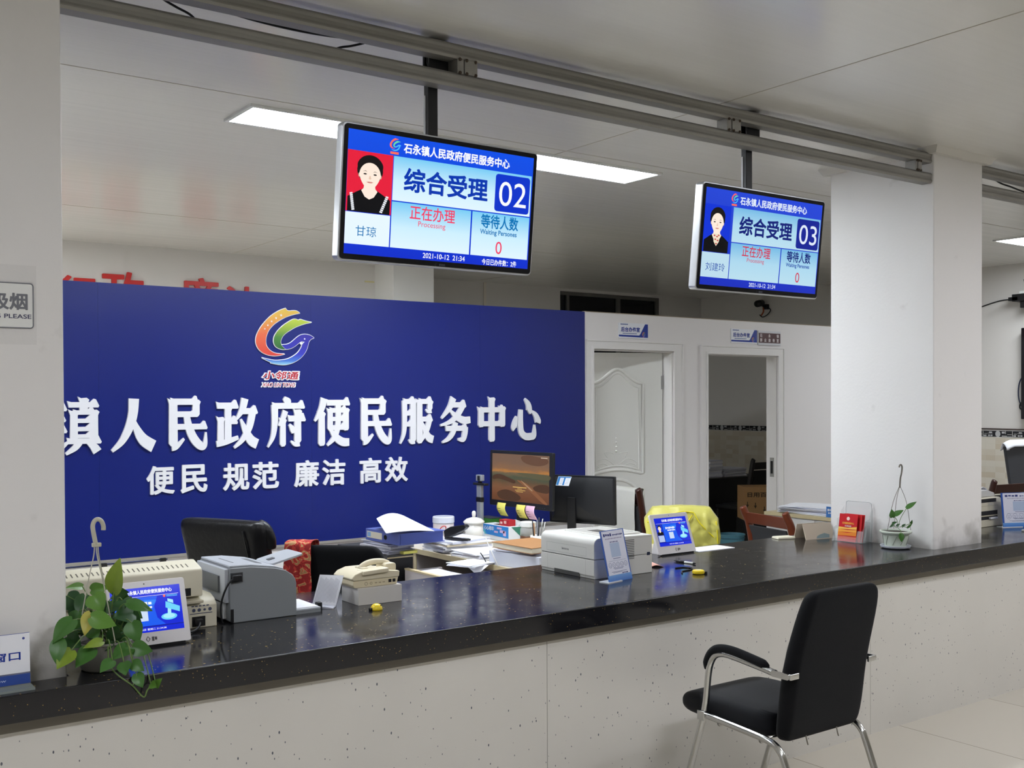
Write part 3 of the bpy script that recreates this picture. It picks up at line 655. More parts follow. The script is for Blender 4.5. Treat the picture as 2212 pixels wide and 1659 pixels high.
# ------------------------------------------------------------------ hanging information screens
silver = mat('silver_frame', (205, 208, 212), rough=0.28, metal=0.75)
bezel_m = mat('black_bezel', (9, 10, 15), rough=0.12, spec=0.5)
blk_metal = mat('black_metal', (18, 18, 20), rough=0.4)
def em(name, c, e=1.0): return mat('display_' + name, c, emit=e, rough=0.12, spec=0.15)
D_blue = grad_mat('display_blue_head', [(0, (10, 60, 215)), (1, (0, 92, 235))], 'Z', emit=1.0)
def portrait(parent, M, x0, x1, y0, y1, bgc, shirt, stripe, scarf, z):
    """a small head-and-shoulders photograph shown on a display"""
    w, h = x1 - x0, y1 - y0
    P = lambda u, v: (x0 + u * w, y0 + v * h)
    o = MB(M).rect(x0, x1, y0, y1, z).build('photo_backdrop', bgc, parent)
    skin = em('skin', (255, 236, 220)); hair = em('hair', (22, 18, 20)); lip = em('lip', (206, 132, 124)); shade = em('skin_shade', (232, 200, 178))
    MB(M).ell(*P(.5, .70), w * .285, h * .225, z + .0002).build('photo_hair', hair, o)
    MB(M).flat([P(.03, .0), P(.97, .0), P(.97, .24), P(.80, .32), P(.64, .39), P(.36, .39), P(.20, .32), P(.03, .24)], z + .0002).build('photo_clothes', shirt, o)
    MB(M).flat([P(.39, .52), P(.61, .52), P(.63, .40), P(.68, .36), P(.60, .26), P(.5, .22), P(.40, .26), P(.32, .36), P(.37, .40)], z + .0004).build('photo_neck', skin, o)
    MB(M).flat([(P(.5, .62)[0] + w * .235 * math.cos(t) * (1 if math.sin(t) > 0 else 1 - .25 * abs(math.sin(t))), P(.5, .62)[1] + h * (.205 if math.sin(t) > 0 else .235) * math.sin(t)) for t in [2 * PI * i / 32 for i in range(32)]], z + .0006).build('photo_face', skin, o)
    b = MB(M)
    for s in (-1, 1):
        b.flat([P(.5 + s * .06, .665), P(.5 + s * .10, .683), P(.5 + s * .17, .672), P(.5 + s * .10, .692)], z + .0008)
        b.ell(*P(.5 + s * .11, .635), w * .038, h * .012, z + .0008, 12)
    b.build('photo_eyes', hair, o)
    b = MB(M); b.flat([P(.47, .56), P(.50, .55), P(.53, .56), P(.51, .61), P(.49, .61)], z + .0008); b.ell(*P(.235 + .03, .61), w * .02, h * .035, z + .0005, 10); b.ell(*P(.735, .61), w * .02, h * .035, z + .0005, 10)
    b.build('photo_nose', shade, o)
    MB(M).flat([P(.42, .505), P(.47, .513), P(.53, .513), P(.58, .505), P(.53, .49), P(.47, .49)], z + .0008).build('photo_mouth', lip, o)
    MB(M).flat(sharp_smooth([P(.24, .66), P(.29, .78), P(.44, .84), P(.60, .82), P(.72, .76), P(.76, .66), P(.78, .80), P(.67, .91), P(.5, .95), P(.33, .91), P(.22, .80)]), z + .0009).build('photo_fringe', hair, o)
    if stripe:
        b = MB(M)
        for k in range(9):
            t = k / 9; b.flat([P(.07 + .06 * t, .30 - .29 * t), P(.13 + .06 * t, .31 - .29 * t), P(.135 + .06 * t, .285 - .29 * t), P(.075 + .06 * t, .275 - .29 * t)], z + .0007)
            b.flat([P(.93 - .14 * t, .30 - .29 * t), P(.87 - .14 * t, .31 - .29 * t), P(.865 - .14 * t, .285 - .29 * t), P(.925 - .14 * t, .275 - .29 * t)], z + .0007)
        b.build('photo_trim', em('white', (245, 248, 255)), o)
    if scarf:
        b = MB(M); b.flat([P(.36, .39), P(.64, .39), P(.60, .22), P(.5, .13), P(.40, .22)], z + .0007); b.build('photo_scarf', em('scarf', (240, 226, 200)), o)
        b = MB(M)
        for (u, v) in ((.42, .35), (.52, .33), (.58, .36), (.46, .27), (.55, .25), (.50, .18)): b.ell(*P(u, v), w * .035, h * .016, z + .0009, 9)
        b.build('photo_scarf_pattern', em('scarf_red', (196, 52, 60)), o)
    return o
def mini_emblem(parent, M, x0, x1, y0, y1, z):
    sx, sy = (x1 - x0) / 1000, (y1 - y0) / 950
    f = lambda p: (x0 + (p[0] - 130) * sx, y1 - (p[1] - 200) * sy)
    for pl, c, nm in ((orange, em('emblem_red', (255, 110, 90)), 'emblem_ribbon'), (green, em('emblem_green', (110, 220, 170)), 'emblem_ribbon'), (bird, em('emblem_cyan', (80, 190, 255)), 'emblem_bird')):
        MB(M).flat([f(p) for p in pl], z).build(nm, c, parent)
def info_screen(cx, number, name_txt, extra, label, dim, photo):
    """40 inch landscape screen hung on a pole, leaning forward a little"""
    t = thing('hanging_display', label, 'screen', (cx, 3.27, 2.60))
    ct_, st_ = .9943, .1063
    wd, ht = .80, .452
    M = frame((cx - wd / 2, 3.199, 2.072), (1, 0, 0), (0, -st_, ct_))
    body = MB(M).prism(rrect(0, wd, 0, ht, .016), -.045, -.003).build('silver_housing', silver, t, bevel=.003)
    bz = MB(M).prism(rrect(.006, wd - .006, .006, ht - .006, .012), -.004, 0).build('black_bezel', bezel_m, t)
    sx0, sx1, sy0, sy1 = .020, wd - .020, .024, ht - .022
    W_, H_ = sx1 - sx0, sy1 - sy0
    X = lambda u: sx0 + u * W_
    Y = lambda v: sy1 - v * H_
    e = dim
    cell = grad_mat('display_cell_%s' % number, [(0, (226, 246, 255)), (.45, (206, 240, 255)), (1, (120, 205, 246))] if number == '02' else [(0, (186, 222, 238)), (.5, (172, 216, 238)), (1, (116, 186, 228))], 'Z', emit=e)
    head = grad_mat('display_band_%s' % number, [(0, (0, 44, 206)), (1, (0, 78, 232))] if number == '02' else [(0, (6, 40, 190)), (1, (10, 62, 214))], 'Z', emit=e)
    deep = em('deep_%s' % number, (10, 36, 200) if number == '02' else (16, 34, 150), e)
    sc = MB(M).rect(sx0, sx1, sy0, sy1, .0004).build('screen', head, t)
    z = .0009
    def cellr(u0, u1, v0, v1, m=cell, nm='screen_cell'): return MB(M).rect(X(u0), X(u1), Y(v1), Y(v0), z).build(nm, m, sc)
    c1 = cellr(.228, .993, .165, .528); c2 = cellr(.228, .652, .538, .918); c3 = cellr(.660, .993, .538, .918)
    c4 = cellr(.0, .222, .66, .918, em('name_cell_%s' % number, (232, 248, 255) if number == '02' else (190, 222, 238), e))
    white = em('white_%s' % number, (250, 252, 255) if number == '02' else (225, 235, 250), e)
    navy = em('navy_%s' % number, (0, 54, 176) if number == '02' else (14, 30, 120), e)
    redd = em('red_%s' % number, (244, 60, 100) if number == '02' else (210, 46, 78), e)
    teal = em('teal_%s' % number, (0, 116, 184) if number == '02' else (20, 70, 170), e)
    z2 = .0014
    T = lambda s, m, u0, u1, v0, v1, bold=.0, z_=z2, nm='screen_text': text(nm, s, m, sc, M, X(u0), X(u1), Y(v1), Y(v0), z_, bold=bold)
    T('石永镇人民政府便民服务中心', white, .275, .858, .045, .132, .03)
    mini_emblem(sc, M, X(.203), X(.262), Y(.125), Y(.02), z2)
    MB(M).rect(X(.208), X(.25), Y(.152), Y(.133), z2).build('emblem_caption', em('emblem_red', (255, 110, 90)), sc)
    T('综合受理', navy, .283, .74, .245, .445, .028)
    o = MB(M).prism(rrect(X(.782), X(.985), Y(.512), Y(.185), .012), z, z2).build('number_box', deep if number == '03' else em('box_02', (6, 52, 205), e), sc)
    T(number, white, .805, .966, .245, .46, .0, z_=.0019)
    T('正在办理', redd, .322, .564, .55, .668, .012)
    T('Processing', redd, .368, .514, .678, .735, .0)
    T('等待人数', navy if number == '03' else teal, .71, .928, .55, .672, .022)
    T('Waiting Persones', teal, .708, .922, .682, .738, .02)
    T('0', redd, .802, .838, .78, .89, .0)
    T('2021-10-12  21:34', white, .40, .63, .938, .982, .012)
    if extra: T(extra, white, .727, .93, .940, .994, .02)
    T(name_txt, teal, .053 if len(name_txt) == 2 else .035, .155 if len(name_txt) == 2 else .19, .765, .85, .0)
    if photo == 'red': portrait(sc, M, X(0.0), X(.224), Y(.655), Y(.165), em('photo_red', (232, 30, 60), e), em('black_cloth', (10, 10, 14)), True, False, z2)
    else: portrait(sc, M, X(0.0), X(.208), Y(.655), Y(.165), em('photo_blue', (12, 52, 216), e), em('black_cloth', (10, 10, 14)), False, True, z2)
    # maker's mark under the picture
    mk = mat('bezel_mark', (46, 50, 60), rough=0.4)
    b = MB(M); b.tube([(.375, .012, .0003), (.380, .017, .0003), (.385, .012, .0003), (.380, .007, .0003)], .0006, 5, closed=True); b.rect(.392, .418, .008, .016, .0004); b.build('maker_mark', mk, t)
    px = cx + .02
    pole = MB(); pole.box(px - .02, px + .02, 3.275, 3.305, 2.36, 2.84); pole = pole.build('pole', blk_metal, t, bevel=.002)
    MB().box(px - .0235, px - .020, 3.292, 3.302, 2.36, 2.70).build('cable_cover', mat('pale_conduit', (196, 196, 198), rough=0.4), t)
    bk = MB().box(px - .02, px + .062, 3.268, 3.312, 2.772, 2.90).build('mount_bracket', blk_metal, t)
    MB().tube([(px - .022, 3.27, 2.80), (px - .03, 3.265, 2.81), (px - .03, 3.265, 2.83), (px - .022, 3.27, 2.84)], .003, 6).build('hook', blk_metal, bk)
    MB().box(cx - .12, cx + .12, 3.225, 3.278, 2.25, 2.42).build('rear_plate', blk_metal, t)
    return t
info_screen(2.012, '02', '甘琼', '今日已办件数：2件', 'hanging display showing window number 02 and a portrait on red', 1.0, 'red')
info_screen(3.680, '03', '刘建玲', None, 'hanging display showing window number 03 and a portrait on blue', 1.0, 'blue')

# ------------------------------------------------------------------ signs
def plate(name, label, cat, M, w, h, t, m, loc): 
    return tag(MB(M).box(0, w, 0, h, 0, t).build(name, m, loc=loc), label, cat)
sign_white = mat('sign_white', (232, 234, 240), rough=0.25)
sign_blue = mat('sign_blue', (22, 52, 146), rough=0.25)
def office_sign(x0, x1, z0, z1, label):
    t = thing('door_sign', label, 'sign', ((x0 + x1) / 2, PY, z0))
    M = frame((x0, PY, z0), (1, 0, 0), (0, 0, 1)); w_, h_ = x1 - x0, z1 - z0
    MB(M).box(0, w_, 0, h_, 0, .006).build('sign_plate', sign_white, t)
    MB(M).flat([(0, .012), (0, .026), (w_ * .70, .026), (w_ * .745, .042), (w_ * .90, h_ * .97), (w_, h_ * .97), (w_, .010)], .0064).build('blue_sweep', sign_blue, t)
    text('room_name', '后台办件室', sign_blue, t, M, .022, w_ * .72, h_ * .42, h_ * .74, .0066, bold=.035)
    b = MB(M)
    for k in range(6): b.rect(.018 + .013 * k, .029 + .013 * k, h_ * .87, h_ * .94, .0066)
    for k in range(12): b.rect(.040 + .0125 * k, .0505 + .0125 * k, h_ * .29, h_ * .345, .0066)
    b.build('small_print', mat('small_print_blue', (70, 92, 150), rough=.4), t)
    f = lambda p: (w_ * .80 + (p[0] - 130) * .000034, h_ * .46 - (p[1] - 200) * .00004)
    for pl, c in ((orange, (210, 120, 80)), (green, (120, 150, 90)), (bird, (110, 130, 190))):
        MB(M).flat([f(p) for p in pl], .0068).build('emblem', mat('emblem_print_%d' % c[0], c, rough=.4), t)
    MB(M).rect(w_ * .815, w_ * .865, h_ * .105, h_ * .14, .0068).build('emblem_caption', mat('emblem_print_red', (180, 90, 110), rough=.4), t)
office_sign(5.559, 5.867, 2.096, 2.216, 'blue and white room sign over the half-open white door')
office_sign(6.828, 7.150, 2.096, 2.216, 'blue and white room sign over the dark doorway, beside the brown sign')
t = thing('door_sign', 'small maroon room sign with pale characters over the dark doorway', 'sign', (7.31, PY, 2.09))
M = frame((7.163, PY, 2.086), (1, 0, 0), (0, 0, 1))
MB(M).box(0, .29, 0, .124, 0, .012).build('sign_frame', mat('sign_frame_silver', (206, 206, 210), rough=.3), t)
MB(M).rect(.004, .286, .020, .106, .0125).build('maroon_panel', mat('maroon', (72, 34, 34), rough=.4), t)
pale = mat('pale_lettering', (224, 214, 214), rough=.5)
for k, ch in enumerate('石永镇'): text('sign_character', ch, pale, t, M, .020 + .108 * k, .048 + .108 * k, .068, .098, .013, bold=.03)
for k, ch in enumerate('群众接待室'): text('sign_character', ch, pale, t, M, .020 + .054 * k, .048 + .054 * k, .028, .060, .013, bold=.03)

# no-smoking notice on the pillar
t = thing('no_smoking_sign', 'clear plastic no smoking notice fixed on the pillar', 'sign', (.60, 3.193, 1.765))
M = frame((.40, 3.193, 1.765), (1, 0, 0), (0, 0, 1))
clear = mat('clear_sheet', (226, 228, 226), rough=0.15, alpha=0.05)
MB(M).box(0, .279, 0, .219, 0, .0025).build('clear_sheet', clear, t)
ink = mat('grey_ink', (118, 120, 126), rough=.5); ink2 = mat('navy_ink', (56, 58, 92), rough=.5)
MB(M).prism(rrect(-.0, .2715, .045, .170, .008), .0026, .0032).build('paper_panel', mat('notice_paper', (228, 229, 225), rough=.5), t)
MB(M).tube([(x, y, .0032) for x, y in rrect(.001, .2705, .046, .169, .008)], .0016, 6, closed=True).build('border_line', ink, t)
text('notice_text', '请勿吸烟', ink, t, M, .06, .2565, .095, .142, .0036, bold=.03)
text('notice_text', 'NO SMOKING PLEASE', ink2, t, M, .045, .2655, .0715, .0835, .0036, bold=.012)

# acrylic counter sign by the pillar
t = thing('counter_sign', 'acrylic window sign standing against the pillar, white over blue', 'sign', (.55, 3.12, H))
M = frame((.3645, 3.135, H), (1, 0, 0), (0, .05, 1))
acr = mat('clear_acrylic', (230, 236, 236), rough=0.04, alpha=0.13, spec=0.6)
MB(M).box(0, .2785, 0, .148, -.006, .0).build('sign_back', acr, t)
MB().box(.36, .645, 3.09, 3.15, H, H + .006).build('sign_foot', mat('acrylic_foot', (176, 186, 180), rough=.1, alpha=.6), t)
MB(M).rect(.001, .2775, .041, .147, .0006).build('white_card', sign_white, t)
MB(M).rect(.001, .2775, .010, .037, .0006).build('blue_card', mat('card_blue', (44, 74, 152), rough=.3), t)
b = MB(M); b.rect(.001, .2775, .0385, .0395, .0007); b.rect(.001, .2775, .1465, .1478, .0007); b.ell(.262, .133, .0035, .0035, .001, 14); b.build('blue_marks', mat('mark_blue', (74, 88, 160), rough=.4), t)
text('sign_text', '综合受理窗口', sign_blue, t, M, .03, .2540, .075, .100, .001, bold=.022)
text('sign_text', 'Acceptance Window', mat('pale_text', (206, 214, 236), rough=.4), t, M, .06, .2165, .018, .028, .001, bold=.005)
# ------------------------------------------------------------------ plants on the counter
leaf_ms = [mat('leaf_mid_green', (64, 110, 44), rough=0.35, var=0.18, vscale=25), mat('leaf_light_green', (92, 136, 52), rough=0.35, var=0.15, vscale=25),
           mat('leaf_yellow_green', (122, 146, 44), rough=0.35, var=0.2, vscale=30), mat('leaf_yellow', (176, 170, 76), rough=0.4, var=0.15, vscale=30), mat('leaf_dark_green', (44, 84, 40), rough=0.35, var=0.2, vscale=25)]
stem_m = mat('green_stem', (98, 124, 62), rough=0.5)
_PROF = [(0.0, .30), (.08, .74), (.2, .98), (.35, 1.0), (.5, .88), (.65, .68), (.8, .42), (.92, .16), (1.0, 0.015)]
def leaf(parent, B, T, wd, m, rnd, N0=(-.587, -.809, .25), droop=.12):
    B, T = Vector(B), Vector(T); D = T - B; L = D.length; D.normalize()
    N = Vector(N0) + Vector((rnd.uniform(-.3, .3), rnd.uniform(-.2, .2), rnd.uniform(-.15, .4)))
    Sd = D.cross(N)
    if Sd.length < 1e-4: Sd = Vector((1, 0, 0))
    Sd.normalize(); N = Sd.cross(D).normalized()
    fold = rnd.uniform(.10, .28); nu = 6; vs = []; fs = []
    rows = []
    for t, f in _PROF:
        back = .10 * L * max(0, 1 - t / .2)
        rows.append([B + D * (t * L - back * (abs(u) ** 1.5)) + Sd * (u * f * wd / 2) + N * (fold * abs(u) * f * wd / 2 - droop * L * t * t + .03 * L * math.sin(3 * t + u)) for u in [i / (nu / 2) - 1 for i in range(nu + 1)]])
    b = MB()
    for r in rows: vs += r
    for j in range(len(rows) - 1):
        for i in range(nu): fs.append((j * (nu + 1) + i, j * (nu + 1) + i + 1, (j + 1) * (nu + 1) + i + 1, (j + 1) * (nu + 1) + i))
    b.add(vs, fs)
    return b.build('leaf', m, parent, smooth=True, sub=1)
rnd = random.Random(3)
t = thing('potted_pothos', 'bushy green pothos in a grey hanging basket beside the sign pillar', 'plant', (.855, 3.225, H))
pot_m = mat('grey_plastic_pot', (128, 126, 120), rough=0.45)
soil_m = mat('potting_soil', (50, 40, 32), rough=0.95, bump=.6, bscale=120)
hang_m = mat('pale_plastic_hanger', (186, 182, 164), rough=0.4)
c0 = (.862, 3.225, H)
MB().lathe([(.058, 0), (.064, .004), (.078, .05), (.084, .078), (.090, .080), (.090, .086), (.082, .086), (.078, .07), (.0, .07)], c0, 36).build('pot', pot_m, t, smooth=False, bevel=.001)
MB().lathe([(.0, .074), (.04, .076), (.0785, .072)], c0, 24).build('soil', soil_m, t, smooth=True)
hk = smooth_path([(.853, 3.27, 1.185), (.846, 3.27, 1.225), (.845, 3.27, 1.243), (.851, 3.27, 1.256), (.861, 3.27, 1.259), (.870, 3.27, 1.252), (.875, 3.27, 1.238), (.875, 3.27, 1.226)], 5)
h_ = MB().tube(hk, .0065, 10).build('hanger_hook', hang_m, t, smooth=True)
MB().box(.842, .868, 3.264, 3.276, 1.178, 1.190).build('hanger_clip', hang_m, h_, bevel=.002)
for p, q in (((.849, 3.27, 1.18), (.783, 3.215, .908)), ((.854, 3.27, 1.18), (.872, 3.143, .908)), ((.859, 3.27, 1.18), (.905, 3.295, .908))):
    P, Q = Vector(p), Vector(q)
    MB().tube(smooth_path([P, P.lerp(Q, .12) * .5 + (P + Vector((0, 0, -.03))) * .5, P.lerp(Q, .4), Q], 6), .0018, 6).build('hanger_strand', hang_m, t, smooth=True)
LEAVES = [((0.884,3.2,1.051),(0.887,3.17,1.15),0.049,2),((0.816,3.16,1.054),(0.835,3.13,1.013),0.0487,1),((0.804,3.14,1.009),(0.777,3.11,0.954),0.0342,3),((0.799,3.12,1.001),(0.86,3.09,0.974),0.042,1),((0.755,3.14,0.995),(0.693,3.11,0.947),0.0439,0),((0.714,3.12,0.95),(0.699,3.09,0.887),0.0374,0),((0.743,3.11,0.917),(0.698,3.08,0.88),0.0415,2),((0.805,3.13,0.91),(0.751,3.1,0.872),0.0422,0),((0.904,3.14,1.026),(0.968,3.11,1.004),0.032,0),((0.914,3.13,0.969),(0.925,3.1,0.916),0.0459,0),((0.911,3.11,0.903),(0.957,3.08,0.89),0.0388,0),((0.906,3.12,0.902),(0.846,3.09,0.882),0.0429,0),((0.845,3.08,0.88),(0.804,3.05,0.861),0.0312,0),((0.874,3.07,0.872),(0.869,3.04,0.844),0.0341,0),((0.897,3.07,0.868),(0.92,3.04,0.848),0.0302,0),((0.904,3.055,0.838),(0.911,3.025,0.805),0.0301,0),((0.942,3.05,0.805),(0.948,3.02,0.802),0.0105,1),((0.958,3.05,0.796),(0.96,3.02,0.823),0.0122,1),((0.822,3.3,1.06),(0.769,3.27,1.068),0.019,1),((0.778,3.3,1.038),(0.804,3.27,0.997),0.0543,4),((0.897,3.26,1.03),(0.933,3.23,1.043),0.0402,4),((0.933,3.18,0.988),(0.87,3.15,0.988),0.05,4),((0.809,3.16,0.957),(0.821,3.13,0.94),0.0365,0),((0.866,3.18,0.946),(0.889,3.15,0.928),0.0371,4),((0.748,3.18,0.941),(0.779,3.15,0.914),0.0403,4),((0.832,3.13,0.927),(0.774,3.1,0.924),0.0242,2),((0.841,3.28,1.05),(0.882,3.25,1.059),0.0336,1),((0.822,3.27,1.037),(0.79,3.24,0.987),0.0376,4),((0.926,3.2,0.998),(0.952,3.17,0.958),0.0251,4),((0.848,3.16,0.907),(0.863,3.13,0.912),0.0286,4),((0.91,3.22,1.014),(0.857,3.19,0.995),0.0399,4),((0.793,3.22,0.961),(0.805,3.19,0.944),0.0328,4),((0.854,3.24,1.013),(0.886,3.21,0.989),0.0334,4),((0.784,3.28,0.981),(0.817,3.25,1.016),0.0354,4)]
for i, (B, T, wd, mi) in enumerate(LEAVES):
    leaf(t, B, T, max(wd, .02) * 1.25, leaf_ms[mi], rnd)
    root = Vector((.862 + rnd.uniform(-.03, .03), 3.225 + rnd.uniform(-.03, .03), H + .076)); Bv = Vector(B)
    if B[2] < .9: root = Vector((.862 + (B[0] - .862) * .8, 3.16, H + .085))
    mid = root.lerp(Bv, .5) + Vector((0, 0, .02 + .02 * rnd.random()))
    MB().tube(smooth_path([root, mid, Bv], 5), .0018, 6).build('leaf_stalk', stem_m, t, smooth=True)
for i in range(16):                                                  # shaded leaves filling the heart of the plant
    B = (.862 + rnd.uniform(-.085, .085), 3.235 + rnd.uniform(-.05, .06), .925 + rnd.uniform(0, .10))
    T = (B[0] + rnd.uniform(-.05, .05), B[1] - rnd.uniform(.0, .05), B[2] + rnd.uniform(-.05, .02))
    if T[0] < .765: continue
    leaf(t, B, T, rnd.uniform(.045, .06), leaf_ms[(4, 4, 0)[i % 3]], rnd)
    MB().tube(smooth_path([Vector((.862 + (B[0] - .862) * .3, 3.225, H + .076)), Vector(B).lerp(Vector((.862, 3.225, B[2])), .3), Vector(B)], 5), .0018, 6).build('leaf_stalk', stem_m, t, smooth=True)
MB().tube(smooth_path([(.85, 3.14, .912), (.842, 3.10, .866), (.858, 3.07, .838), (.892, 3.052, .807), (.920, 3.046, .772), (.930, 3.044, .790), (.942, 3.046, .800), (.952, 3.046, .797)], 6), .0022, 6).build('trailing_vine', stem_m, t, smooth=True)
MB().tube(smooth_path([(.892, 3.052, .807), (.900, 3.05, .825), (.904, 3.055, .838)], 4), .0015, 6).build('trailing_vine', stem_m, t, smooth=True)

rnd = random.Random(5)
PC = (4.905, 3.345)
t = thing('potted_pothos', 'small young pothos in a pale pot with saucer and wire hook by the far pillar', 'plant', (PC[0], PC[1], H))
pale_pot = mat('pale_green_pot', (196, 204, 190), rough=0.35, var=0.05, vscale=30)
white_pl = mat('white_plastic', (228, 229, 224), rough=0.35)
cc = (PC[0], PC[1], H)
MB().lathe([(.040, .006), (.060, .006), (.074, .012), (.078, .022), (.074, .022), (.066, .012), (.04, .010), (.0, .010)], (PC[0], PC[1], H - .006), 36).build('saucer', mat('saucer_plastic', (196, 200, 208), rough=.4), t, bevel=.001)
MB().lathe([(.050, .008), (.054, .012), (.066, .072), (.070, .074), (.070, .077), (.080, .081), (.082, .088), (.080, .092), (.072, .092), (.068, .081), (0, .081)], cc, 40).build('pot', pale_pot, t, bevel=.001)
MB().lathe([(.0, .086), (.03, .089), (.0705, .084)], cc, 20).build('soil', soil_m, t, smooth=True)
b = MB()
for k in range(9):
    a = 2 * PI * k / 9
    b.tube([(PC[0] + (.0565 + .010 * q) * math.cos(a + .35 * q), PC[1] + (.0565 + .010 * q) * math.sin(a + .35 * q), H + .020 + .048 * q) for q in (0, .33, .66, 1)], .0011, 5)
b.build('pot_ribs', mat('pot_rib', (120, 126, 112), rough=.5), t, smooth=True)
def pf(cx, cy, off=0.0):
    s = (cx - 503) * .000732; z = 1.6 - (800 + cy * .30147 - 867) * .0024284
    return Vector((PC[0] + .8094 * s - .587 * off, PC[1] - .5872 * s - .809 * off, z))
wire = mat('thin_wire', (122, 116, 106), rough=.4, metal=.6)
MB().tube(smooth_path([pf(528, 700), pf(533, 684), pf(543, 682), pf(549, 700), pf(545, 740), pf(537, 780), pf(533, 845)], 5), .0042, 8).build('hanger_hook', wire, t, smooth=True)
for q in ((430, 1150, .03), (520, 1148, -.06), (612, 1150, .0)):
    MB().tube(smooth_path([pf(533, 830), pf((533 + q[0]) / 2 + (8 if q[0] > 533 else -4), 950, q[2] / 2), pf(*q)], 6), .0014, 6).build('hanger_strand', wire, t, smooth=True)
for B, T, wd, mi in (((480, 1040), (545, 1000), .030, 0), ((470, 1055), (462, 995), .034, 0), ((571, 988), (638, 940), .026, 0), ((480, 1105), (445, 1125), .014, 4), ((470, 1098), (500, 1085), .014, 4), ((602, 1100), (608, 1072), .014, 0), ((575, 1130), (612, 1095), .012, 0), ((500, 1160), (502, 1218), .030, 0), ((540, 1120), (560, 1100), .013, 4), ((500, 1118), (520, 1098), .013, 4)):
    leaf(t, pf(*B, .02 if B[1] < 1150 else .085), pf(*T, .03 if B[1] < 1150 else .092), wd, leaf_ms[mi], rnd)
for pts in (((505, 1125), (505, 1080), (480, 1042)), ((512, 1125), (530, 1060), (571, 990)), ((520, 1125), (570, 1110), (602, 1098)), ((500, 1130), (480, 1110), (465, 1100)), ((540, 1130), (550, 1120), (575, 1128))):
    MB().tube(smooth_path([pf(*p, .02) for p in pts], 5), .0016, 6).build('leaf_stalk', stem_m, t, smooth=True)
MB().tube(smooth_path([pf(505, 1125, .02), pf(500, 1140, .08), pf(500, 1165, .085)], 4), .0016, 6).build('leaf_stalk', stem_m, t, smooth=True)

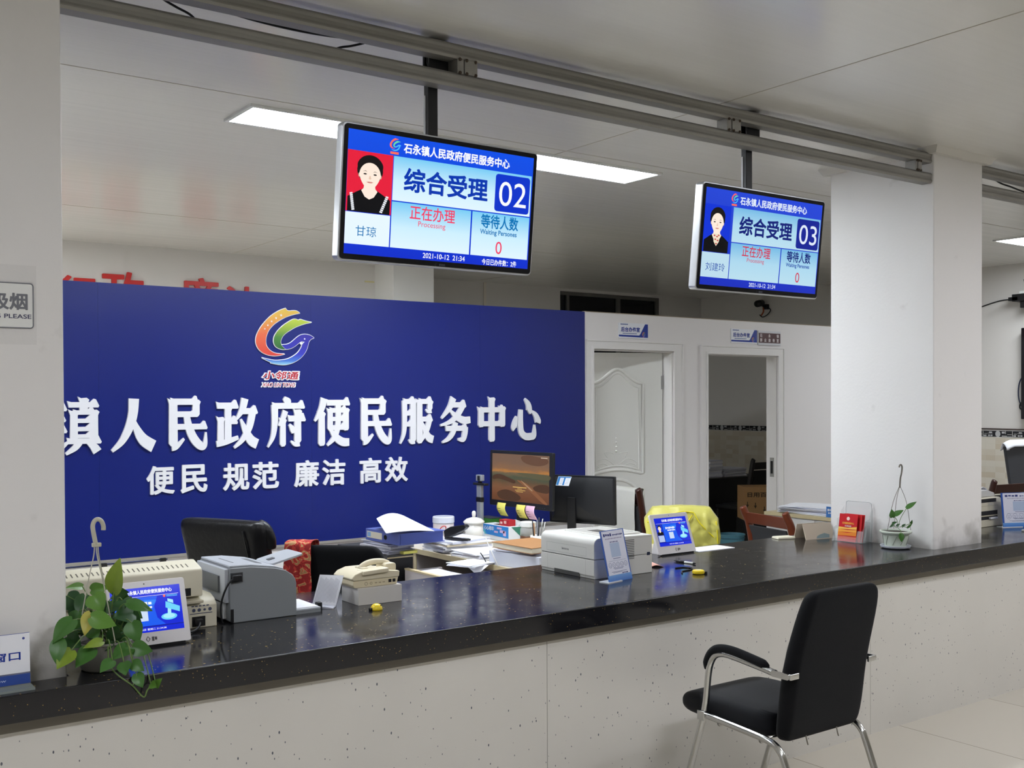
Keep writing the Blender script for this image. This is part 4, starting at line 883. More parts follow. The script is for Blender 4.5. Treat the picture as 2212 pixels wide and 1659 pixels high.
# ------------------------------------------------------------------ counter tablets
tab_white = mat('tablet_white', (216, 212, 212), rough=0.3)
dk = mat('dark_plastic', (24, 24, 27), rough=0.4)
def tablet(cx, y0, label, with_photo):
    wd, ht = .262, .208
    t = thing('counter_tablet', label, 'tablet', (cx, y0, H))
    M = frame((cx - wd / 2, y0, H + .006), (1, 0, 0), (0, .342, .940))
    MB(M).prism(rrect(0, wd, 0, ht, .008), -.014, 0).build('casing', tab_white, t, bevel=.002)
    MB().prism([(y0 + .014, H), (y0 + .11, H), (y0 + .11, H + .006), (y0 + .068, H + .12), (y0 + .058, H + .118)], cx - .08, cx + .08, axis='x').build('rear_stand', tab_white, t)
    MB().box(cx - wd / 2 + .02, cx + wd / 2 - .02, y0 - .002, y0 + .016, H, H + .008).build('foot', dk, t)
    sx0, sx1, sy0, sy1 = .022, wd - .018, .042, ht - .021
    W_, H_ = sx1 - sx0, sy1 - sy0; X = lambda u: sx0 + u * W_; Y = lambda v: sy1 - v * H_
    s = MB(M).rect(sx0, sx1, sy0, sy1, .0004).build('screen', em('tablet_blue', (8, 36, 216)), t)
    z = .0008; wht = em('white_02', (0, 0, 0)); sky = em('tablet_sky', (20, 92, 240)); cy = em('tablet_cyan', (110, 214, 250)); cy2 = em('tablet_pale', (170, 236, 255)); dkb = em('tablet_navy', (10, 24, 130))
    T = lambda st, u0, u1, v0, v1, m=wht, bold=.02: text('screen_text', st, m, s, M, X(u0), X(u1), Y(v1), Y(v0), .0015, bold=bold)
    T('石永镇人民政府便民服务中心', .22, .88, .055, .15, bold=.035)
    MB(M).rect(X(.03), X(.97), Y(.205), Y(.198), z).build('screen_line', wht, s)
    x0 = .21 if with_photo else .02
    P0 = [(X(x0), Y(.22)), (X(.66), Y(.22)), (X(.60), Y(.45)), (X(.63), Y(.70)), (X(.74), Y(.86)), (X(x0), Y(.86))]
    MB(M).flat(P0, z).build('screen_panel', sky, s)
    MB(M).ell(X(.55), Y(.28), W_ * .09, W_ * .09, .0010, 24, a0=PI, a1=2 * PI).build('screen_circle', em('tablet_mid', (40, 130, 245)), s)
    blobs('screen_text', 8, wht, s, M, X(x0 + .08), X(.58), Y(.40), Y(.33), .0015); blobs('screen_text', 9, wht, s, M, X(x0 + .13), X(.58), Y(.475), Y(.425), .0015)
    b = MB(M).rect(X(.36), X(.50), Y(.75), Y(.52), .0012).build('screen_tile', em('tablet_tile', (206, 222, 246)), s)
    MB(M).ell(X(.80), Y(.70), W_ * .115, H_ * .075, .0012, 30).build('screen_base_icon', cy, s)
    MB(M).ell(X(.80), Y(.69), W_ * .085, H_ * .05, .0013, 30).build('screen_base_icon', cy2, s)
    MB(M).flat([(X(.78), Y(.69)), (X(.83), Y(.69)), (X(.84), Y(.52)), (X(.79), Y(.52))], .0014).build('screen_arm_icon', cy2, s)
    MB(M).flat([(X(.77), Y(.36)), (X(.97), Y(.50)), (X(.96), Y(.62)), (X(.76), Y(.50))], .0015).build('screen_device_icon', cy, s)
    MB(M).flat([(X(.80), Y(.30)), (X(.88), Y(.34)), (X(.88), Y(.42)), (X(.80), Y(.37))], .0016).build('screen_device_icon', cy2, s)
    MB(M).ell(X(.76), Y(.235), W_ * .018, W_ * .018, .0014, 14).build('screen_dot', em('emblem_red', (0, 0, 0)), s)
    for k in range(2): MB(M).rect(X(.79), X(.95), Y(.232 + .024 * k), Y(.222 + .024 * k), .0014).build('screen_line', cy, s)
    MB(M).rect(X(0), X(1), Y(.885), Y(.868), z).build('screen_line', dkb, s)
    T('10月12日 星期二 21:34:38', .30, .74, .915, .96, bold=.01)
    if with_photo:
        MB(M).rect(X(.0), X(.205), Y(.86), Y(.22), z).build('screen_panel', dkb, s)
        portrait(s, M, X(.01), X(.195), Y(.60), Y(.24), em('photo_blue', (0, 0, 0)), em('black_cloth', (0, 0, 0)), False, False, .0010)
        MB(M).rect(X(.015), X(.19), Y(.845), Y(.62), .0012).build('screen_tile', em('tablet_grey', (178, 196, 236)), s)
    MB(M).ell(wd / 2, ht - .010, .0022, .0022, .0004, 12).build('camera_dot', dk, t)
    b = MB(M); cxm = wd * .5
    b.tube([(cxm - .012, .021, .0004), (cxm - .006, .029, .0004), (cxm, .021, .0004), (cxm - .006, .013, .0004)], .0011, 5, closed=True)
    b.build('maker_mark', mat('mark_grey', (70, 68, 70), rough=.5), t)
    blobs('maker_text', 2, mat('mark_grey', (0, 0, 0)), t, M, cxm + .006, cxm + .024, .015, .027, .0006)
    return t
tablet(1.053, 3.405, 'white framed tablet with a blue screen half hidden by the bushy pothos', False)
tablet(3.838, 3.868, 'white framed tablet with a blue screen showing a small portrait, beside the white printer', True)

# ------------------------------------------------------------------ cream dot matrix printer
cream = mat('cream_plastic', (212, 206, 184), rough=0.45); cream2 = mat('cream_shade', (196, 188, 164), rough=0.45)
t = thing('dot_matrix_printer', 'cream dot matrix printer standing behind the tablet and plant', 'printer', (1.05, 3.75, H))
MB().prism([(3.615, .935), (3.615, 1.02), (3.625, 1.032), (3.70, 1.052), (3.72, 1.050), (3.90, .97), (3.90, .935)], .775, 1.298, axis='x').build('hood', cream, t, bevel=.004)
MB().prism([(3.60, H), (3.60, .905), (3.62, .922), (3.66, .935), (3.90, .935), (3.90, H)], .775, 1.342, axis='x').build('base', cream, t, bevel=.003)
MB().box(1.02, 1.29, 3.585, 3.62, .916, .926).build('paper_ledge', cream2, t, bevel=.002)
sl_m = mat('slot_dark', (92, 86, 74), rough=.7)
SMt = frame((.80, 3.6285, 1.0325), (1, 0, 0), (0, .0748, .0198))
b = MB(SMt)
for k in range(26): b.rect(.04 + .0165 * k, .0445 + .0165 * k, .010, .040, .0006)
b.build('vent_slots', sl_m, t)
MB().tube([(.79, 3.735, 1.056), (1.215, 3.735, 1.056)], .003, 8).build('paper_rod', mat('rod_blue', (52, 58, 92), rough=.35, metal=.4), t, smooth=True)
MB().box(1.19, 1.21, 3.728, 3.742, 1.045, 1.061).build('rod_clip', dk, t, bevel=.002)
MB().box(.99, 1.01, 3.728, 3.742, 1.045, 1.061).build('rod_clip', dk, t, bevel=.002)
MB().box(1.215, 1.255, 3.612, 3.617, .940, .966).build('hood_socket', mat('socket_black', (14, 14, 16), rough=.5), t)
FMp = frame((1.24, 3.5995, H), (1, 0, 0), (0, 0, 1))
b = MB(FMp)
for k in range(4): b.ell(.020 + .019 * k, .062, .0062 if k != 2 else .005, .0062 if k != 2 else .004, .0006, 14)
b.rect(.006, .085, .049, .0515, .0006); 
for k in range(5): b.rect(.012 + .013 * k, .021 + .013 * k, .074, .078, .0006)
b.build('control_panel', mat('panel_blue_grey', (74, 80, 104), rough=.5), t)
MB(FMp).box(.014, .060, .006, .040, -.001, .0012).build('power_socket', mat('socket_black', (0, 0, 0)), t)
MB(FMp).box(.022, .046, .012, .034, .001, .022).build('power_plug', dk, t, bevel=.003)
MB().tube(smooth_path([(1.274, 3.578, .850), (1.262, 3.555, .842), (1.235, 3.53, .834), (1.20, 3.53, .832), (1.17, 3.56, .832)], 5), .004, 8).build('power_lead', cable_m, t, smooth=True)

# ------------------------------------------------------------------ grey laser printer seen from its side
grey_p = mat('grey_printer', (136, 140, 143), rough=0.5); grey_l = mat('grey_printer_light', (176, 180, 186), rough=0.4); grey_d = mat('grey_printer_dark', (92, 95, 98), rough=0.5)
t = thing('laser_printer', 'grey laser printer with its plain side towards the hall and a raised paper flap', 'printer', (1.52, 3.74, H))
side = [(1.39, .834), (1.39, 1.022), (1.47, 1.021), (1.56, 1.008), (1.60, .996), (1.625, .979), (1.637, .962), (1.641, .945), (1.641, H), (1.405, H)]
body = MB().prism(side, 3.60, 3.90, axis='y').build('body', grey_p, t, bevel=.004)
MB().prism([(1.392, 1.0225), (1.47, 1.0215), (1.56, 1.0085), (1.595, .998), (1.595, 1.003), (1.56, 1.014), (1.47, 1.028), (1.392, 1.030)], 3.61, 3.895, axis='y').build('top_cover', grey_l, t, bevel=.003)
MB().prism([(1.43, 1.0285), (1.54, 1.0175), (1.54, 1.0185), (1.43, 1.0295)], 3.68, 3.82, axis='y').build('output_recess', grey_d, t)
MB().prism([(1.375, .90), (1.391, .90), (1.391, 1.018), (1.375, 1.018)], 3.612, 3.89, axis='y').build('rear_door', grey_l, t, bevel=.002)
MB().prism([(1.368, .932), (1.376, .932), (1.376, .990), (1.368, .990)], 3.66, 3.88, axis='y').build('rear_grille', grey_d, t)
MB().prism([(1.378, .84), (1.391, .84), (1.391, .895), (1.378, .895)], 3.64, 3.89, axis='y').build('rear_label', mat('label_pale', (206, 208, 210), rough=.5), t)
FL = frame((1.39, 3.5995, H), (1, 0, 0), (0, 0, 1))
MB(FL).box(.001, .046, .143, .177, -.001, .0012).build('power_recess', mat('recess_grey', (58, 60, 62), rough=.6), t)
MB(FL).box(.004, .038, .148, .170, .001, .018).build('power_plug', dk, t, bevel=.003)
MB(FL).box(.001, .012, .004, .050, -.001, .001).build('foot_recess', mat('socket_black', (0, 0, 0)), t)
MB().tube(smooth_path([(1.398, 3.588, .987), (1.378, 3.58, .975), (1.362, 3.585, .94), (1.353, 3.59, .90), (1.355, 3.595, .86), (1.362, 3.60, .834)], 6), .0035, 8).build('power_lead', cable_m, t, smooth=True)
FT = frame((1.585, 3.70, 1.000), (.975, 0, .222), (0, 1, 0))
MB(FT).prism(rrect(0, .135, 0, .15, .018), 0, .008).build('paper_flap', grey_l, t, bevel=.002)
MB(FT).box(.02, .045, .06, .085, .008, .011).build('flap_catch', grey_d, t)
MB().box(1.637, 1.742, 3.612, 3.80, .838, .846).build('paper_tray', grey_l, t, bevel=.002)
MB().box(1.637, 1.742, 3.612, 3.80, H, .838).build('tray_base', grey_p, t)
white_pap = mat('white_paper', (238, 239, 244), rough=0.6); ivory = mat('ivory_paper', (224, 218, 196), rough=0.6)
tag(MB().box(1.645, 1.735, 3.62, 3.79, .846, .8495).build('paper_sheets', white_pap, loc=(1.69, 3.7, .846)), 'white sheets lying in the tray of the grey laser printer', 'paper')
tag(MB().box(1.752, 1.772, 3.66, 3.685, H, .852).build('rubber_stamp', dk, loc=(1.762, 3.67, H), bevel=.003), 'small black stamp block in front of the open white booklet', 'stamp')
# open booklet propped against the phone box
t = thing('booklet', 'white printed booklet standing open against the box under the telephone', 'booklet', (1.80, 3.70, H))
BF = frame((1.772, 3.748, H), (.64, -.77, 0), (.33, .10, .94))
MB(BF).box(0, .098, 0, .118, 0, .002).build('upright_page', white_pap, t)
b = MB(BF)
for k in range(16): b.rect(.008 + .0052 * k, .0095 + .0052 * k, .012 + .002 * (k % 3), .108 - .003 * (k % 4), .0024)
b.build('printed_columns', mat('print_grey', (176, 178, 190), rough=.6), t)
b = MB(); b.add([(1.772, 3.748, H), (1.835, 3.672, H), (1.80, 3.628, H), (1.748, 3.70, H), (1.772, 3.748, H + .004), (1.835, 3.672, H + .004), (1.80, 3.628, H + .003), (1.748, 3.70, H + .010)], [(3, 2, 1, 0), (4, 5, 6, 7), (0, 1, 5, 4), (1, 2, 6, 5), (2, 3, 7, 6), (3, 0, 4, 7)][:6])
b.build('lying_page', mat('page_shade', (206, 208, 220), rough=.6), t)

# ------------------------------------------------------------------ telephone on its box
tag(MB(rotz((2.0, 3.69, 0), -.02)).box(-.095, .092, -.07, .075, H, .893).build('cardboard_box', mat('white_carton', (206, 203, 198), rough=.6), loc=(2.0, 3.69, H), bevel=.0015), 'low white box carrying the cream telephone', 'box')
t = thing('telephone', 'cream desk telephone seen from behind, on a low white box', 'telephone', (1.98, 3.70, .893))
tel = mat('telephone_cream', (216, 204, 172), rough=0.4); tel2 = mat('telephone_cream_light', (222, 212, 184), rough=0.35)
MB().prism([(1.895, .893), (2.078, .893), (2.084, .915), (2.086, .921), (1.89, .921), (1.886, .905)], 3.635, 3.775, axis='y').build('lower_shell', tel, t, bevel=.003)
MB().prism([(1.878, .930), (1.89, .921), (2.088, .921), (2.090, .944), (2.05, .949), (2.02, .957), (1.93, .957), (1.895, .946)], 3.632, 3.785, axis='y').build('upper_shell', tel2, t, bevel=.004)
MB().prism([(1.925, .941), (2.035, .945), (2.035, .962), (1.925, .957)], 3.62, 3.68, axis='y').build('cord_ridge', tel2, t, bevel=.003)
hs = smooth_path([(1.952, 3.70, .955), (1.964, 3.70, .966), (1.987, 3.70, .975), (2.015, 3.70, .978), (2.05, 3.70, .975), (2.075, 3.70, .965)], 5)
MB().tube(hs, [.011] * 3 + [.012] * (len(hs) - 3), 12).build('handset', tel2, t, smooth=True)
MB().prism(rrect(2.040, 2.090, .940, .972, .010), 3.66, 3.735, axis='y').build('earpiece', tel2, t, bevel=.004)
MB().prism(rrect(1.944, 1.974, .948, .963, .006), 3.67, 3.73, axis='y').build('mouthpiece', tel2, t, bevel=.003)
FB = frame((1.895, 3.6345, .893), (1, 0, 0), (0, 0, 1))
for k in range(2): MB(FB).box(.146 + .018 * k, .158 + .018 * k, .010, .022, -.0005, .001).build('line_socket', mat('socket_black', (0, 0, 0)), t)
b = MB(FB)
for x, r in ((.048, .006), (.070, .0045)): b.tube([(x + r * math.cos(2 * PI * i / 14), .014 + r * math.sin(2 * PI * i / 14), .0004) for i in range(14)], .0006, 4, closed=True)
for k in range(3):
    b.rect(.086 + .017 * k, .090 + .017 * k, .012, .0155, .0004); b.rect(.0915 + .017 * k, .0955 + .017 * k, .012, .0155, .0004)
b.build('moulded_marks', mat('mark_brown', (140, 126, 98), rough=.6), t)

# small yellow things
yel = mat('yellow_plastic', (238, 208, 40), rough=0.3)
t = thing('desk_gadget', 'small yellow dome-shaped gadget on the black counter by the telephone box', 'gadget', (1.922, 3.515, H))
MB(Matrix.Translation((1.922, 3.515, H))).lathe([(.022, 0), (.0225, .004), (.021, .011), (.0165, .018), (.009, .0225), (1e-5, .024)], (0, 0, 0), 24).build('dome', yel, t, smooth=True)
MB().box(1.892, 1.903, 3.508, 3.522, H, H + .010).build('black_tab', dk, t, bevel=.002)
MB().ball((1.932, 3.5005, H + .0175), .0022, 8, 6).build('dark_button', dk, t, smooth=True)
t = thing('tape_measure', 'round yellow tape measure lying on the counter in front of the second tablet', 'tape measure', (3.475, 3.375, H))
MB(Matrix.Translation((3.475, 3.375, H))).lathe([(.022, 0), (.027, .003), (.028, .010), (.026, .016), (.021, .018), (1e-5, .018)], (0, 0, 0), 28).build('case', yel, t, bevel=.001)
MB().lathe([(.013, .0185), (1e-5, .0187)], (3.475, 3.375, H), 20).build('top_sticker', mat('sticker_pale', (226, 220, 196), rough=.4), t)
MB().box(3.497, 3.508, 3.352, 3.362, H, H + .010).build('tape_end', dk, t)
t = thing('ballpoint_pen', 'black and white ballpoint pen lying before the second tablet', 'pen', (3.66, 3.64, H))
p0, p1 = Vector((3.648, 3.705, H + .005)), Vector((3.662, 3.575, H + .005))
MB().tube([p0, p0.lerp(p1, .1), p0.lerp(p1, .11), p0.lerp(p1, .5)], [.0012, .0035, .0048, .005], 10).build('grip', dk, t, smooth=True)
MB().tube([p0.lerp(p1, .5), p0.lerp(p1, .9)], [.005, .005], 10).build('barrel', white_pl, t, smooth=True)
MB().tube([p0.lerp(p1, .9), p1], [.0048, .0036], 10).build('cap', dk, t, smooth=True)
cable('charging_cable', [(3.42, 3.42, H + .003), (3.46, 3.46, H + .003), (3.52, 3.47, H + .003), (3.56, 3.50, H + .003), (3.545, 3.54, H + .003), (3.50, 3.545, H + .003)], .003, 'short loose black cable on the counter beside the yellow tape measure')
t = tag(MB().grid(lambda u, v: (3.43 + .06 * u + .02 * v, 3.64 + .10 * v - .03 * u, H + .001 + .022 * math.sin(PI * u) * (.4 + .6 * v)), 8, 8).build('paper_slip', mat('pink_paper', (214, 160, 146), rough=.6), loc=(3.46, 3.68, H), solid=.0015, smooth=True, soff=0), 'pink folded paper slip poking out behind the white printer', 'paper')
tag(MB().box(3.98, 4.245, 3.86, 3.985, H, H + .0025).build('paper_sheet', white_pap, loc=(4.11, 3.92, H)), 'white sheet lying at the back of the counter beside the second tablet', 'paper')
tag(MB(rotz((3.56, 3.93, 0), .2)).box(-.07, .07, -.05, .05, H, H + .0025).build('paper_sheet', white_pap, loc=(3.56, 3.93, H)), 'white sheet on the counter between the white printer and the second tablet', 'paper')

# ------------------------------------------------------------------ white printer with its front to the staff chair
pw = mat('printer_white', (212, 211, 205), rough=0.42); pw2 = mat('printer_line', (142, 142, 138), rough=.5)
t = thing('white_printer', 'white office printer on the counter behind the slim upright notice', 'printer', (3.17, 3.72, H))
px0, px1, py0, py1, pz = 3.000, 3.344, 3.535, 3.912, 1.006
R = .030
prof = [(px0, .856)] + [(px0 + R - R * math.cos(PI / 2 * i / 6), pz - R + R * math.sin(PI / 2 * i / 6)) for i in range(7)] + [(px1, pz - .006), (px1, .858)]
MB().prism([(px0 + .004, H), (px0 + .004, .838), (px0 + .0, .842), (px0, .9115), (px1, .9115), (px1, H)], py0, py1, axis='y').build('paper_drawer', pw, t, bevel=.003)
MB().prism([(px0 + .0015, .9135), (px0, .916)] + prof[1:-1] + [(px1, .9135)], py0, py1, axis='y').build('upper_body', pw, t, bevel=.003)
MB().box(px0 + .004, px1 - .002, py0 + .004, py1 - .002, .911, .914).build('shadow_gap', mat('gap_dark', (60, 60, 60), rough=.7), t)
b = MB(); b.box(px0 - .0012, px0 + .02, py0 + .10, py1 - .10, .8295, .847)
b.build('drawer_handle', mat('recess_dark', (72, 72, 70), rough=.7), t)
LF = frame((px0, py1, H), (0, -1, 0), (0, 0, 1))
b = MB(LF)
for x0, x1, y0, y1 in ((.045, .325, .096, .0968), (.045, .325, .134, .1348), (.045, .0458, .096, .134), (.3242, .325, .096, .134), (.05, .0508, .0, .083), (.32, .3208, .0, .083)):
    b.rect(x0, x1, y0, y1, .0006)
b.build('panel_lines', pw2, t)
text('brand_text', 'lenovo', mat('print_dark', (70, 70, 74), rough=.5), t, LF, .155, .205, .110, .121, .0008, bold=.015)
b = MB(); RF = frame((px0, py0, H), (1, 0, 0), (0, 0, 1)); b = MB(RF)
for k in range(12): b.rect(.165, .235, .072 + .0075 * k, .0755 + .0075 * k, .0006)
b.build('side_vents', mat('vent_dark', (104, 104, 100), rough=.7), t)
MB(RF).box(.312, .330, .080, .094, -.001, .001).build('usb_socket', mat('socket_blue', (34, 44, 70), rough=.5), t)
b = MB(RF); b.rect(.012, .330, .0845, .0858, .0006); b.rect(.02, .338, .1645, .1652, .0006); b.build('panel_lines', pw2, t)
MB().box(px0 + .11, px1 - .04, py0 + .055, py1 - .065, pz - .004, pz + .0005).build('output_tray', mat('tray_shadow', (176, 174, 168), rough=.5), t, bevel=.001)
MB().box(px0 + .17, px0 + .23, py0 + .10, py1 - .13, pz, pz + .0015).build('paper_stop', mat('tray_dark', (66, 62, 58), rough=.6), t)
b = MB(); b.box(px0 + .095, px1 - .03, py0 + .045, py0 + .055, pz - .006, pz + .003); b.box(px0 + .095, px1 - .03, py1 - .065, py1 - .055, pz - .006, pz + .003); b.box(px1 - .04, px1 - .03, py0 + .055, py1 - .065, pz - .006, pz + .004); b.box(px0 + .095, px0 + .11, py0 + .055, py1 - .065, pz - .006, pz + .002)
b.build('tray_rim', pw, t, bevel=.0015)
# ------------------------------------------------------------------ upright notices
card_top = mat('card_white_blue', (222, 224, 238), rough=.3)
card_grad = grad_mat('card_blue_foot', [(0, (40, 104, 190)), (1, (110, 160, 218))], 'Z', rough=.3)
def notice(O, ang, w_, h_, lean, label):
    t = thing('upright_notice', label, 'notice', O)
    M = frame(O, (math.cos(ang), math.sin(ang), 0), (-math.sin(ang) * lean, math.cos(ang) * lean, 1))
    MB(M).box(0, w_, 0, h_, -.003, 0).build('plate', sign_blue if False else mat('card_edge_blue', (52, 92, 176), rough=.3), t)
    MB(M).rect(w_ * .045, w_ * .955, h_ * .13, h_ * .985, .0005).build('white_face', card_top, t)
    MB(M).rect(0.0, w_, 0, h_ * .13, .0005).build('blue_foot', card_grad, t)
    c, s = math.cos(ang), math.sin(ang)
    b = MB(rotz(O, ang)); b.box(-.012, w_ * .5, -.008, .045, 0, .004); b.build('foot', mat('foot_clear', (224, 228, 232), rough=.12), t)
    blobs('notice_heading', 4, mat('ink_navy', (36, 50, 120), rough=.5), t, M, w_ * .10, w_ * .46, h_ * .885, h_ * .935, .0009)
    blobs('notice_heading', 8, mat('ink_navy', (0, 0, 0)), t, M, w_ * .49, w_ * .92, h_ * .885, h_ * .913, .0009)
    blobs('notice_subheading', 16, mat('ink_soft', (146, 132, 170), rough=.5), t, M, w_ * .16, w_ * .86, h_ * .825, h_ * .842, .0009)
    MB(M).rect(w_ * .30, w_ * .70, h_ * .47, h_ * .745, .0008).build('pale_square', mat('pale_square', (178, 194, 220), rough=.4), t)
    blobs('notice_caption', 7, mat('ink_navy', (0, 0, 0)), t, M, w_ * .33, w_ * .67, h_ * .757, h_ * .775, .0009)
    ln = mat('ink_line', (96, 108, 150), rough=.5)
    MB(M).rect(w_ * .34, w_ * .66, h_ * .435, h_ * .447, .0009).build('rule', ln, t)
    MB(M).rect(w_ * .14, w_ * .86, h_ * .398, h_ * .402, .0009).build('rule', ln, t)
    for k in range(5):
        cx, cy, r = w_ * (.17 + .165 * k), h_ * .32, w_ * .062
        MB(M).tube([(cx + r * math.cos(2 * PI * i / 18), cy + r * math.sin(2 * PI * i / 18), .0008) for i in range(18)], .0007, 4, closed=True).build('rating_face', ln, t)
        bb = MB(M); bb.ell(cx - r * .35, cy + r * .2, r * .14, r * .14, .0009, 8); bb.ell(cx + r * .35, cy + r * .2, r * .14, r * .14, .0009, 8); bb.rect(cx - r * .4, cx + r * .4, cy - r * .45, cy - r * .3, .0009); bb.build('rating_features', ln, t)
    for v, a, c_ in ((.255, .28, .72), (.235, .32, .68), (.185, .18, .82), (.168, .24, .62)): MB(M).rect(w_ * a, w_ * c_, h_ * v, h_ * (v + .008), .0009).build('small_print', ln, t)
    blobs('notice_mark', 4, mat('ink_navy', (0, 0, 0)), t, M, w_ * .62, w_ * .86, h_ * .138, h_ * .16, .0009)
    return t
notice((2.998, 3.432, H), .20, .166, .222, .24, 'slim blue-edged upright notice leaning in front of the white printer')
notice((6.20, 3.485, H), -.42, .26, .21, .12, 'blue-edged upright notice on the counter past the white pillar')

# ------------------------------------------------------------------ brochure rack, brochures, calendar
def rack(O, U, label, nt, w_=.19):
    """clear stepped leaflet holder; O front corner, U along its width, pockets rise away from the viewer"""
    t = thing('leaflet_rack', label, 'rack', O)
    V = Vector((0, 0, 1)); U = Vector(U).normalized(); N = U.cross(V)
    M = Matrix(((U.x, -N.x, 0, O[0]), (U.y, -N.y, 0, O[1]), (0, 0, 1, O[2]), (0, 0, 0, 1)))      # x along width, y to the back, z up
    MB(M).box(0, w_, 0, .11, 0, .003).build('base', acr, t)
    for k, (y0, zt) in enumerate(((0.004, .13), (.036, .175), (.068, .225))):
        lean = .022
        b = MB(M); b.add([(0, y0, .003), (w_, y0, .003), (w_, y0 + .003, .003), (0, y0 + .003, .003), (0.004, y0 + lean, zt * .5), (w_ - .004, y0 + lean, zt * .5), (w_ - .004, y0 + lean + .003, zt * .5), (.004, y0 + lean + .003, zt * .5)],
                         [(3, 2, 1, 0), (4, 5, 6, 7), (0, 1, 5, 4), (1, 2, 6, 5), (2, 3, 7, 6), (3, 0, 4, 7)])
        b.build('pocket_front', acr, t)
    b = MB(M); b.add([(0.01, .100, .003), (w_ - .01, .100, .003), (w_ - .01, .104, .003), (.01, .104, .003), (.012, .112, .215), (w_ - .012, .112, .215), (w_ - .012, .116, .215), (.012, .116, .215)],
                     [(3, 2, 1, 0), (4, 5, 6, 7), (0, 1, 5, 4), (1, 2, 6, 5), (2, 3, 7, 6), (3, 0, 4, 7)])
    b.build('back_panel', acr, t)
    b = MB(M)
    ed = [(.012, .112, .003), (.010, .112, .17), (.014, .112, .208), (.024, .112, .216), (w_ - .024, .112, .216), (w_ - .014, .112, .208), (w_ - .010, .112, .17), (w_ - .012, .112, .003)]
    b.tube(ed, .0016, 6); b.build('back_edge', mat('acrylic_edge', (176, 178, 176), rough=.15, alpha=.7), t, smooth=True)
    for s in (0, w_ - .003):
        MB(M).prism([(.0, .003), (.105, .003), (.112, .19), (.085, .165), (.080, .13), (.048, .122), (.044, .085), (.018, .075)], s, s + .003, axis='x').build('side_wing', acr, t)
    return t, M
rk, RM = rack((4.884, 3.733, H), (0, -1, 0), 'clear stepped leaflet rack against the far pillar holding red brochures', 3)
red_b = mat('brochure_red', (196, 36, 40), rough=.3)
for k, (xo, yo) in enumerate(((.030, .010), (.048, .024), (.056, .034))):
    t = thing('brochure', ('red brochure with a sunset picture, foremost in the clear leaflet rack', 'red brochure tucked just behind the foremost one in the leaflet rack', 'red brochure standing rearmost in the clear leaflet rack')[k], 'brochure', RM @ Vector((.09, .02 + yo, .004)), 'red brochures in the leaflet rack')
    B = RM @ frame((xo, yo, .004), (1, 0, 0), (0, .16, 1))
    MB(B).box(0, .118, 0, .150, -.0035, 0).build('cover', red_b, t)
    if k == 0:
        for n_, (y0, y1, c) in enumerate(((.030, .050, (226, 132, 44)), (.050, .066, (236, 160, 60)), (.066, .078, (244, 196, 90)), (.012, .030, (206, 74, 44)))):
            MB(B).flat([(.0, y0), (.118, y0 + .004), (.118, y1 + .006 - .004 * (n_ % 2)), (.06, y1 - .003), (0, y1)], .0006).build('sunset_band', mat('sunset_%d' % n_, c, rough=.35), t)
        MB(B).ell(.058, .125, .010, .010, .0006, 18).build('badge', mat('badge_pale', (240, 214, 200), rough=.4), t)
        gold = mat('gold_ink', (244, 196, 70), rough=.4)
        text('cover_title', '石永镇便民服务中心', gold, t, B, .022, .098, .094, .106, .0008, bold=.02)
        text('cover_title', '办事指南', mat('pale_lettering', (0, 0, 0)), t, B, .040, .082, .080, .089, .0008, bold=.02)
rack((5.60, 3.62, H), (.6, -.8, 0), 'empty clear leaflet rack behind the white pillar in the tiled bay', 3)
t = thing('desk_calendar', 'beige tent-shaped desk calendar on the counter beside the leaflet rack', 'calendar', (4.88, 3.9, H))
CM = frame((4.795, 3.835, H), (.985, -.17, 0), (.06, .32, .93))
bei = mat('calendar_beige', (206, 192, 172), rough=.55)
MB(CM).box(0, .205, 0, .090, -.004, 0).build('front_panel', bei, t)
CM2 = frame((5.003, 3.892, H), (-.985, .17, 0), (-.01, -.24, .95))
MB(CM2).box(0, .205, 0, .086, -.003, 0).build('rear_panel', bei, t)
b = MB(CM); b.flat([(.075, .004), (.17, .004), (.175, .022), (.14, .032), (.11, .026), (.085, .018)], .0006); b.build('landscape_print', mat('faded_teal', (140, 158, 160), rough=.6), t)
tag(MB(rotz((4.750, 3.955, 0), -.25)).prism([(-.06, -.03), (.055, -.035), (.06, .04), (-.05, .045)], H, H + .012, top=[(-.055, -.028), (.054, -.032), (.058, .038), (-.048, .042)]).build('memo_pad', mat('ivory_paper', (0, 0, 0)), loc=(4.735, 3.945, H), bevel=.003), 'open ivory memo pad lying beside the tent-shaped calendar', 'pad')
# ------------------------------------------------------------------ visitor chair before the counter
chrome = mat('chrome_tube', (200, 200, 198), rough=0.16, metal=1.0)
blk_fab = mat('black_fabric', (8, 9, 12), rough=0.85, spec=0.18, bump=.2, bscale=400, sheen=.05)
blk_fab2 = mat('black_seat_cloth', (13, 15, 20), rough=0.7, spec=0.22, sheen=.08)
t = thing('visitor_chair', 'black upholstered armchair with chrome tube frame standing in front of the counter', 'chair', (3.10, 2.6, 0))
def ring(cx, y, z, hw, th, tilt=0.0, n=6, r=None):
    """a rounded bar outline lying across x, thickness along y"""
    r = r or th * .46
    return [(cx + px, y + py * math.cos(tilt), z + py * math.sin(tilt)) for px, py in rrect(-hw, hw, -th / 2, th / 2, r, n)]
rows = [ring(cx, yy, zz, hw, th) for zz, cx, yy, hw, th in ((.414, 3.122, 2.448, .175, .028), (.420, 3.122, 2.448, .196, .045), (.434, 3.122, 2.446, .208, .058), (.47, 3.120, 2.438, .212, .066), (.55, 3.106, 2.416, .212, .070), (.67, 3.094, 2.394, .210, .070), (.80, 3.108, 2.368, .207, .066), (.88, 3.118, 2.352, .200, .062), (.92, 3.122, 2.345, .191, .058), (.938, 3.123, 2.342, .179, .050), (.948, 3.124, 2.340, .160, .034), (.951, 3.124, 2.340, .145, .018))]
